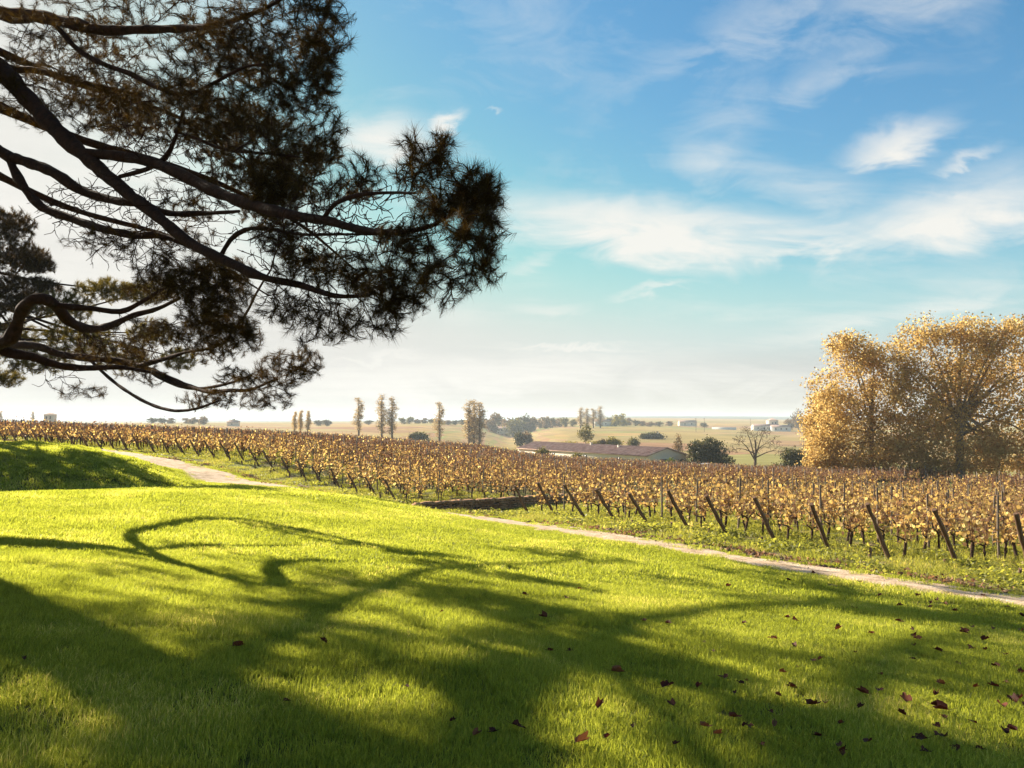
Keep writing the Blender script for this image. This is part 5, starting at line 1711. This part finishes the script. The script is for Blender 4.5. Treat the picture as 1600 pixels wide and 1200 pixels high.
def build_buildings():
    # the long tiled barn: near corner, running away to the left
    c = P(1011, 715, 150)
    far_ = np.array((1.6, 194.0))
    ax = far_ - c[:2]
    L = np.linalg.norm(ax)
    base_z = c[2] - 2.7
    ang = math.atan2(ax[1], ax[0])
    # long side along X from the near corner to the far end; its front must face the camera, so the width goes to the right
    o = house('barn', (0, 0, 0), 0, L, 10.0, 2.9, 1.45, 'long low barn with old red-brown tiled roof beyond the vines', windows=[(L - 9, 1.5, 1.2, .9), (L - 21, 1.5, 1.2, .9), (L - 34, 1.5, 1.2, .9)], tiles=True, cat='barn', vents=[(L - 14, 3.8, .6), (L - 25, 4.4, .7)])
    # local +X points from the far end to the near corner, local -Y to the camera's left-front
    o.rotation_euler = (0, 0, ang + math.pi)
    o.location = (far_[0], far_[1], base_z)
    # gable door on the near end
    mb = MB()
    mb.box((L - .01, 3.2, 0), (L + .04, 5.6, 2.3))
    add('door', mb.build('door', M['dark_opening']), o)
    # far houses
    def far_house(px, d, L_, W_, H_, rise_, rz, label, **kw):
        b = at(px, d)
        return house('far_house', b, rz, L_, W_, H_, rise_, label, **kw)
    far_house(1178, 760, 26, 9, 4.5, 2.0, R(4), 'long pale house with tiled roof at the left of the hilltop hamlet', wall='white_wall', windows=[(4, 1.6, 1.3, 1.8), (10, 1.6, 1.3, 1.8), (16, 1.6, 1.3, 1.8), (22, 1.6, 1.3, 1.8)])
    far_house(1202, 775, 9, 9, 10.5, 2.2, R(4), 'square tower house rising in the hilltop hamlet', wall='render_wall', windows=[(3, 6.8, 1.2, 1.8), (6.3, 6.8, 1.2, 1.8)], hip=True)
    far_house(1205, 752, 18, 8, 4.2, 1.8, R(-8), 'pale gabled house at the right of the hilltop hamlet', wall='white_wall', windows=[(4, 1.5, 1.3, 1.8), (9, 1.5, 1.3, 1.8), (14, 1.5, 1.3, 1.8)])
    far_house(930, 800, 22, 9, 5.0, 2.2, R(3), 'pale far house half hidden under the golden poplar screen', wall='white_wall', windows=[(5, 1.8, 1.3, 1.8), (11, 1.8, 1.3, 1.8), (17, 1.8, 1.3, 1.8)])
    far_house(772, 820, 30, 9, 4.0, 1.8, R(2), 'low grey far building among the skyline trees left of centre', windows=[(8, 1.5, 1.4, 1.6), (20, 1.5, 1.4, 1.6)])
    far_house(1062, 900, 20, 9, 4.5, 2.0, R(3), 'small far house on the skyline beside the utility poles', windows=[(6, 1.6, 1.3, 1.6), (14, 1.6, 1.3, 1.6)])
    far_house(69, 430, 4.8, 4.8, 5.2, 1.0, R(8), 'square stone tower on the far left skyline', windows=[(1.4, 2.6, .8, 1.6), (3.4, 2.6, .8, 1.6)], hip=True, cat='tower')
    far_house(355, 640, 9, 6, 3.2, 1.2, R(4), 'tiny far shed on the skyline left of the golden poplars', windows=[(4, 1.2, 1.0, 1.0)], cat='shed')
    # pale garden wall left of the hamlet
    b0 = at(1112, 780)
    b1 = at(1150, 770)
    mb = MB()
    dx, dy = b1.x - b0.x, b1.y - b0.y
    mb.add([(0, 0, -1), (dx, dy, -1), (dx, dy, 1.9), (0, 0, 1.9), (0, .4, -1), (dx, dy + .4, -1), (dx, dy + .4, 1.9), (0, .4, 1.9)], [(0, 1, 2, 3), (5, 4, 7, 6), (3, 2, 6, 7), (0, 3, 7, 4), (1, 5, 6, 2)])
    tag(add('garden_wall', mb.build('garden_wall', M['white_wall']), None, b0), 'long pale garden wall left of the hilltop hamlet', 'wall', None, 'thing')
    # utility poles
    for (px, top, d, lab) in [(1087, 653, 640, 'left one of two thin utility poles on the far field'), (1100, 653, 650, 'right one of two thin utility poles on the far field'), (1172, 654, 800, 'thin utility pole left of the hilltop hamlet'), (258, 649, 500, 'thin utility pole on the left skyline')]:
        b = at(px, d)
        h = max(6.0, float(P(px, top, d)[2] - b.z))
        mb = MB()
        mb.tube([(0, 0, -.5), (0, 0, h)], [.16, .12], 6, cap=True)
        o = empty('utility_pole', b)
        tag(o, lab, 'pole')
        add('pole', mb.build('pole', M['twig_bark']), o)
        mb = MB()
        mb.box((-.8, -.08, h - .6), (.8, .08, h - .45))
        add('crossarm', mb.build('crossarm', M['twig_bark']), o)


build_buildings()


def build_car():
    paint = surf_mat('white_car_paint', [(0.3, (0.62, 0.62, 0.62)), (0.7, (0.70, 0.70, 0.70))], 1, 0.25, 0, spec=0.6)
    rubber = surf_mat('tyre_rubber', [(0.3, (0.02, 0.02, 0.02)), (0.7, (0.035, 0.035, 0.035))], 4, .9, 0)
    b = at(1099, 138)
    o = empty('parked_car', b, R(8))
    tag(o, 'white car parked below the vines in front of the round dark tree', 'car')
    prof = [(-2.1, .35), (-2.12, .75), (-1.95, .95), (-1.0, 1.02), (-.35, 1.45), (.9, 1.48), (1.6, 1.1), (2.05, 1.0), (2.12, .6), (2.1, .35)]
    mb = MB()
    n = len(prof)
    for s, w in ((-1, .85), (1, .85)):
        pass
    v = [(x, -.85 if z < 1.05 else -.66, z) for x, z in prof] + [(x, .85 if z < 1.05 else .66, z) for x, z in prof]
    mb.add(v, [(k, (k + 1) % n, n + (k + 1) % n, n + k) for k in range(n)])
    c = [(0, 0, .7)]
    for s in (0, 1):
        vv = v[s * n:(s + 1) * n] + [(0, -.84 if s == 0 else .84, .7)]
        mb.add(vv, [((k, n, (k + 1) % n) if s == 0 else ((k + 1) % n, n, k)) for k in range(n)])
    add('body', mb.build('body', paint), o)
    for s in (-1, 1):
        mb = MB()
        y0, y1 = s * .80, s * .685
        mb.add([(-.75, y0, 1.06), (1.35, y0, 1.06), (.85, y1, 1.40), (-.3, y1, 1.38)], [(0, 1, 2, 3)])
        add('side_window', mb.build('side_window', M['dark_opening']), o, (0, s * .03, 0))
    for (x0, z0, x1, z1) in ((-1.02, 1.04, -.42, 1.42), (1.56, 1.12, 1.0, 1.44)):
        mb = MB()
        mb.add([(x0, -.62, z0), (x0, .62, z0), (x1, .56, z1), (x1, -.56, z1)], [(0, 1, 2, 3)])
        add('windscreen', mb.build('windscreen', M['dark_opening']), o, (-.04 if x0 < 0 else .04, 0, .03))
    for x in (-1.3, 1.3):
        for s in (-1, 1):
            mb = MB()
            mb.tube([(x, s * .70, .32), (x, s * .88, .32)], [.32, .32], 14, cap=True)
            w = add('wheel', mb.build('wheel', rubber), o)
            mb = MB()
            mb.tube([(x, s * .87, .32), (x, s * .895, .32)], [.2, .19], 10, cap=True)
            add('rim', mb.build('rim', paint), w)


build_car()


# ------------------------------------------------------------------ fallen leaves on the lawn
def fallen_mesh(seed):
    """a dry palmate leaf, lobed, curled, with its stalk"""
    g = np.random.default_rng(seed)
    lobes = 5
    out = []
    for k in range(lobes):
        a = math.radians(-100 + 200 * k / (lobes - 1))
        ln = 1.0 if k == 2 else (.85 if k in (1, 3) else .55)
        out.append((a, ln * g.uniform(.85, 1.1)))
        if k < lobes - 1: out.append((a + math.radians(25), .66 * g.uniform(.85, 1.15)))
    v = [(0, 0, 0)]
    for a, r in out: v.append((r * math.sin(a), r * math.cos(a), 0))
    v.append((0, -.12, 0))
    v = np.array(v)
    n = len(v)
    f = [(0, k, k + 1) for k in range(1, n - 2)] + [(0, n - 2, n - 1), (0, n - 1, 1)]
    # subdivide once towards the middle so that it can curl
    V, Fc = list(map(np.array, v)), []
    cache = {}

    def mid(a, b):
        key = (min(a, b), max(a, b))
        if key not in cache:
            cache[key] = len(V)
            V.append((V[a] + V[b]) / 2)
        return cache[key]
    for a, b, c in f:
        ab, bc, ca = mid(a, b), mid(b, c), mid(c, a)
        Fc += [(a, ab, ca), (ab, b, bc), (ca, bc, c), (ab, bc, ca)]
    V = np.array(V)
    curl, tw = g.uniform(.7, 1.7), g.uniform(-.8, .8)
    r = np.hypot(V[:, 0], V[:, 1])
    z = curl * (np.abs(V[:, 0]) ** 1.6) * .6 + curl * .25 * np.maximum(V[:, 1], 0) ** 2 + tw * V[:, 0] * V[:, 1] * .5 + g.normal(0, .11, len(V)) * r
    V = np.column_stack([V[:, 0] * (1 - .36 * curl), V[:, 1], z])
    mb = MB()
    mb.add(V, Fc)
    mb.tube([(0, -.1, 0), (.04, -.4, .05), (.1, -.75, .16)], [.02, .016, .014], 3)
    return mb.build('fallen_leaf', M['fallen'], True)


def build_fallen():
    kinds = [fallen_mesh(800 + k) for k in range(9)]
    # photo pixel and rough size in photo pixels
    L = [(900, 1176, 40), (1090, 1150, 22), (1110, 1164, 20), (932, 1122, 24), (955, 1060, 30), (862, 1027, 16), (890, 1026, 12), (1032, 1087, 26), (1047, 1115, 20), (1135, 1132, 22), (1085, 1087, 16), (1142, 1096, 12), (802, 1150, 26),
         (775, 1158, 22), (742, 1167, 20), (1255, 1115, 28), (1282, 1108, 20), (1345, 1097, 30), (1405, 1108, 36), (1445, 1114, 30), (1466, 1122, 34), (1402, 1132, 20), (1432, 1170, 26), (1555, 1160, 22), (1550, 1112, 26), (1572, 1106, 32), (1592, 1116, 34),
         (1547, 1050, 34), (1545, 1084, 18), (1462, 1080, 20), (1510, 1020, 24), (1460, 1027, 28), (1392, 977, 34), (1427, 1007, 24), (1300, 992, 20), (1230, 912, 26), (1268, 900, 22), (1337, 914, 14), (1370, 934, 18), (1395, 951, 18), (1500, 995, 22),
         (1540, 990, 24), (1562, 953, 24), (1586, 992, 16), (1350, 997, 14), (1272, 1042, 14), (1207, 1006, 16), (1155, 981, 12), (1037, 982, 14), (1005, 980, 12), (852, 972, 18), (885, 941, 12), (817, 936, 12), (902, 926, 10), (1132, 922, 14), (1425, 936, 14),
         (1446, 948, 16), (1330, 956, 14), (1235, 1086, 22), (1195, 1126, 14), (1307, 1142, 16), (1162, 1075, 10), (372, 1021, 22), (513, 1016, 18), (706, 1142, 12), (50, 1045, 14), (1525, 1008, 16), (1488, 1045, 12), (1580, 1060, 18), (1510, 1140, 14),
         (1365, 1062, 12), (1240, 1052, 10), (985, 1150, 12), (1180, 1180, 12), (1300, 1178, 16), (1480, 1183, 18), (1590, 1185, 20), (1420, 1040, 10), (1560, 1030, 14), (1110, 1030, 10), (640, 1090, 10), (450, 1110, 10), (1048, 1180, 14), (1328, 1030, 10), (690, 965, 8), (1480, 960, 14), (1530, 935, 12)]
    g = np.random.default_rng(41)
    for _ in range(44):
        py = g.uniform(925, 1195)
        px = 1600 - abs(g.normal(0, 330))
        if px > 760 + (1195 - py) * 1.2: L.append((int(px), int(py), int(g.uniform(8, 15) + (py - 925) * .03)))
    hits = []
    for (px, py, s) in L:
        ds = np.linspace(2.5, 26, 900)
        pts = np.array([P(px, py, d) for d in ds])
        below = np.where(pts[:, 2] < zg(pts[:, 0], pts[:, 1]))[0]
        if len(below) == 0: continue
        d = ds[below[0]]
        hits.append((px, py, s, d))

    def band(py):
        return 0 if py >= 1130 else 1 if py >= 1075 else 2 if py >= 1015 else 3 if py >= 960 else 4
    names = ['along the bottom edge', 'just above the bottom edge', 'in the middle of the lawn', 'on the upper half of the lawn', 'near the dirt path']
    for b in range(5):
        sel = sorted([h for h in hits if band(h[1]) == b])
        for n, (px, py, s, d) in enumerate(sel):
            size = min(.095, max(.042, s * d / F * .8))
            x = (px - 800) / F * d
            g = G(x, d)
            o = add('fallen_leaf', kinds[RNG.integers(0, 9)], None, (g.x, g.y, g.z + .045 + RNG.uniform(0, .02)), (RNG.normal(0, .16), RNG.normal(0, .16), RNG.uniform(0, 6.28)), (size, size, size * .8))
            adj = 'large curled' if s >= 28 else 'curled' if s >= 18 else 'small'
            tag(o, '%s brown fallen leaf, %s from the left %s' % (adj, ORD[n], names[b]), 'leaf', 'fallen leaves on the lawn')


build_fallen()


# ------------------------------------------------------------------ air
def build_haze():
    m, nt, out = new_mat('haze_air')
    v = nt.nodes.new('ShaderNodeVolumePrincipled')
    v.inputs['Color'].default_value = (0.78, 0.89, 1.0, 1)
    v.inputs['Density'].default_value = 0.00022
    v.inputs['Anisotropy'].default_value = 0.1
    nt.links.new(v.outputs[0], out.inputs['Volume'])
    mb = MB()
    mb.box((-12000, -6000, -75), (12000, 12000, 34))
    o = add('haze', mb.build('haze', m))
    tag(o, 'pale autumn haze softening the far fields', 'haze', None, 'stuff')


build_haze()
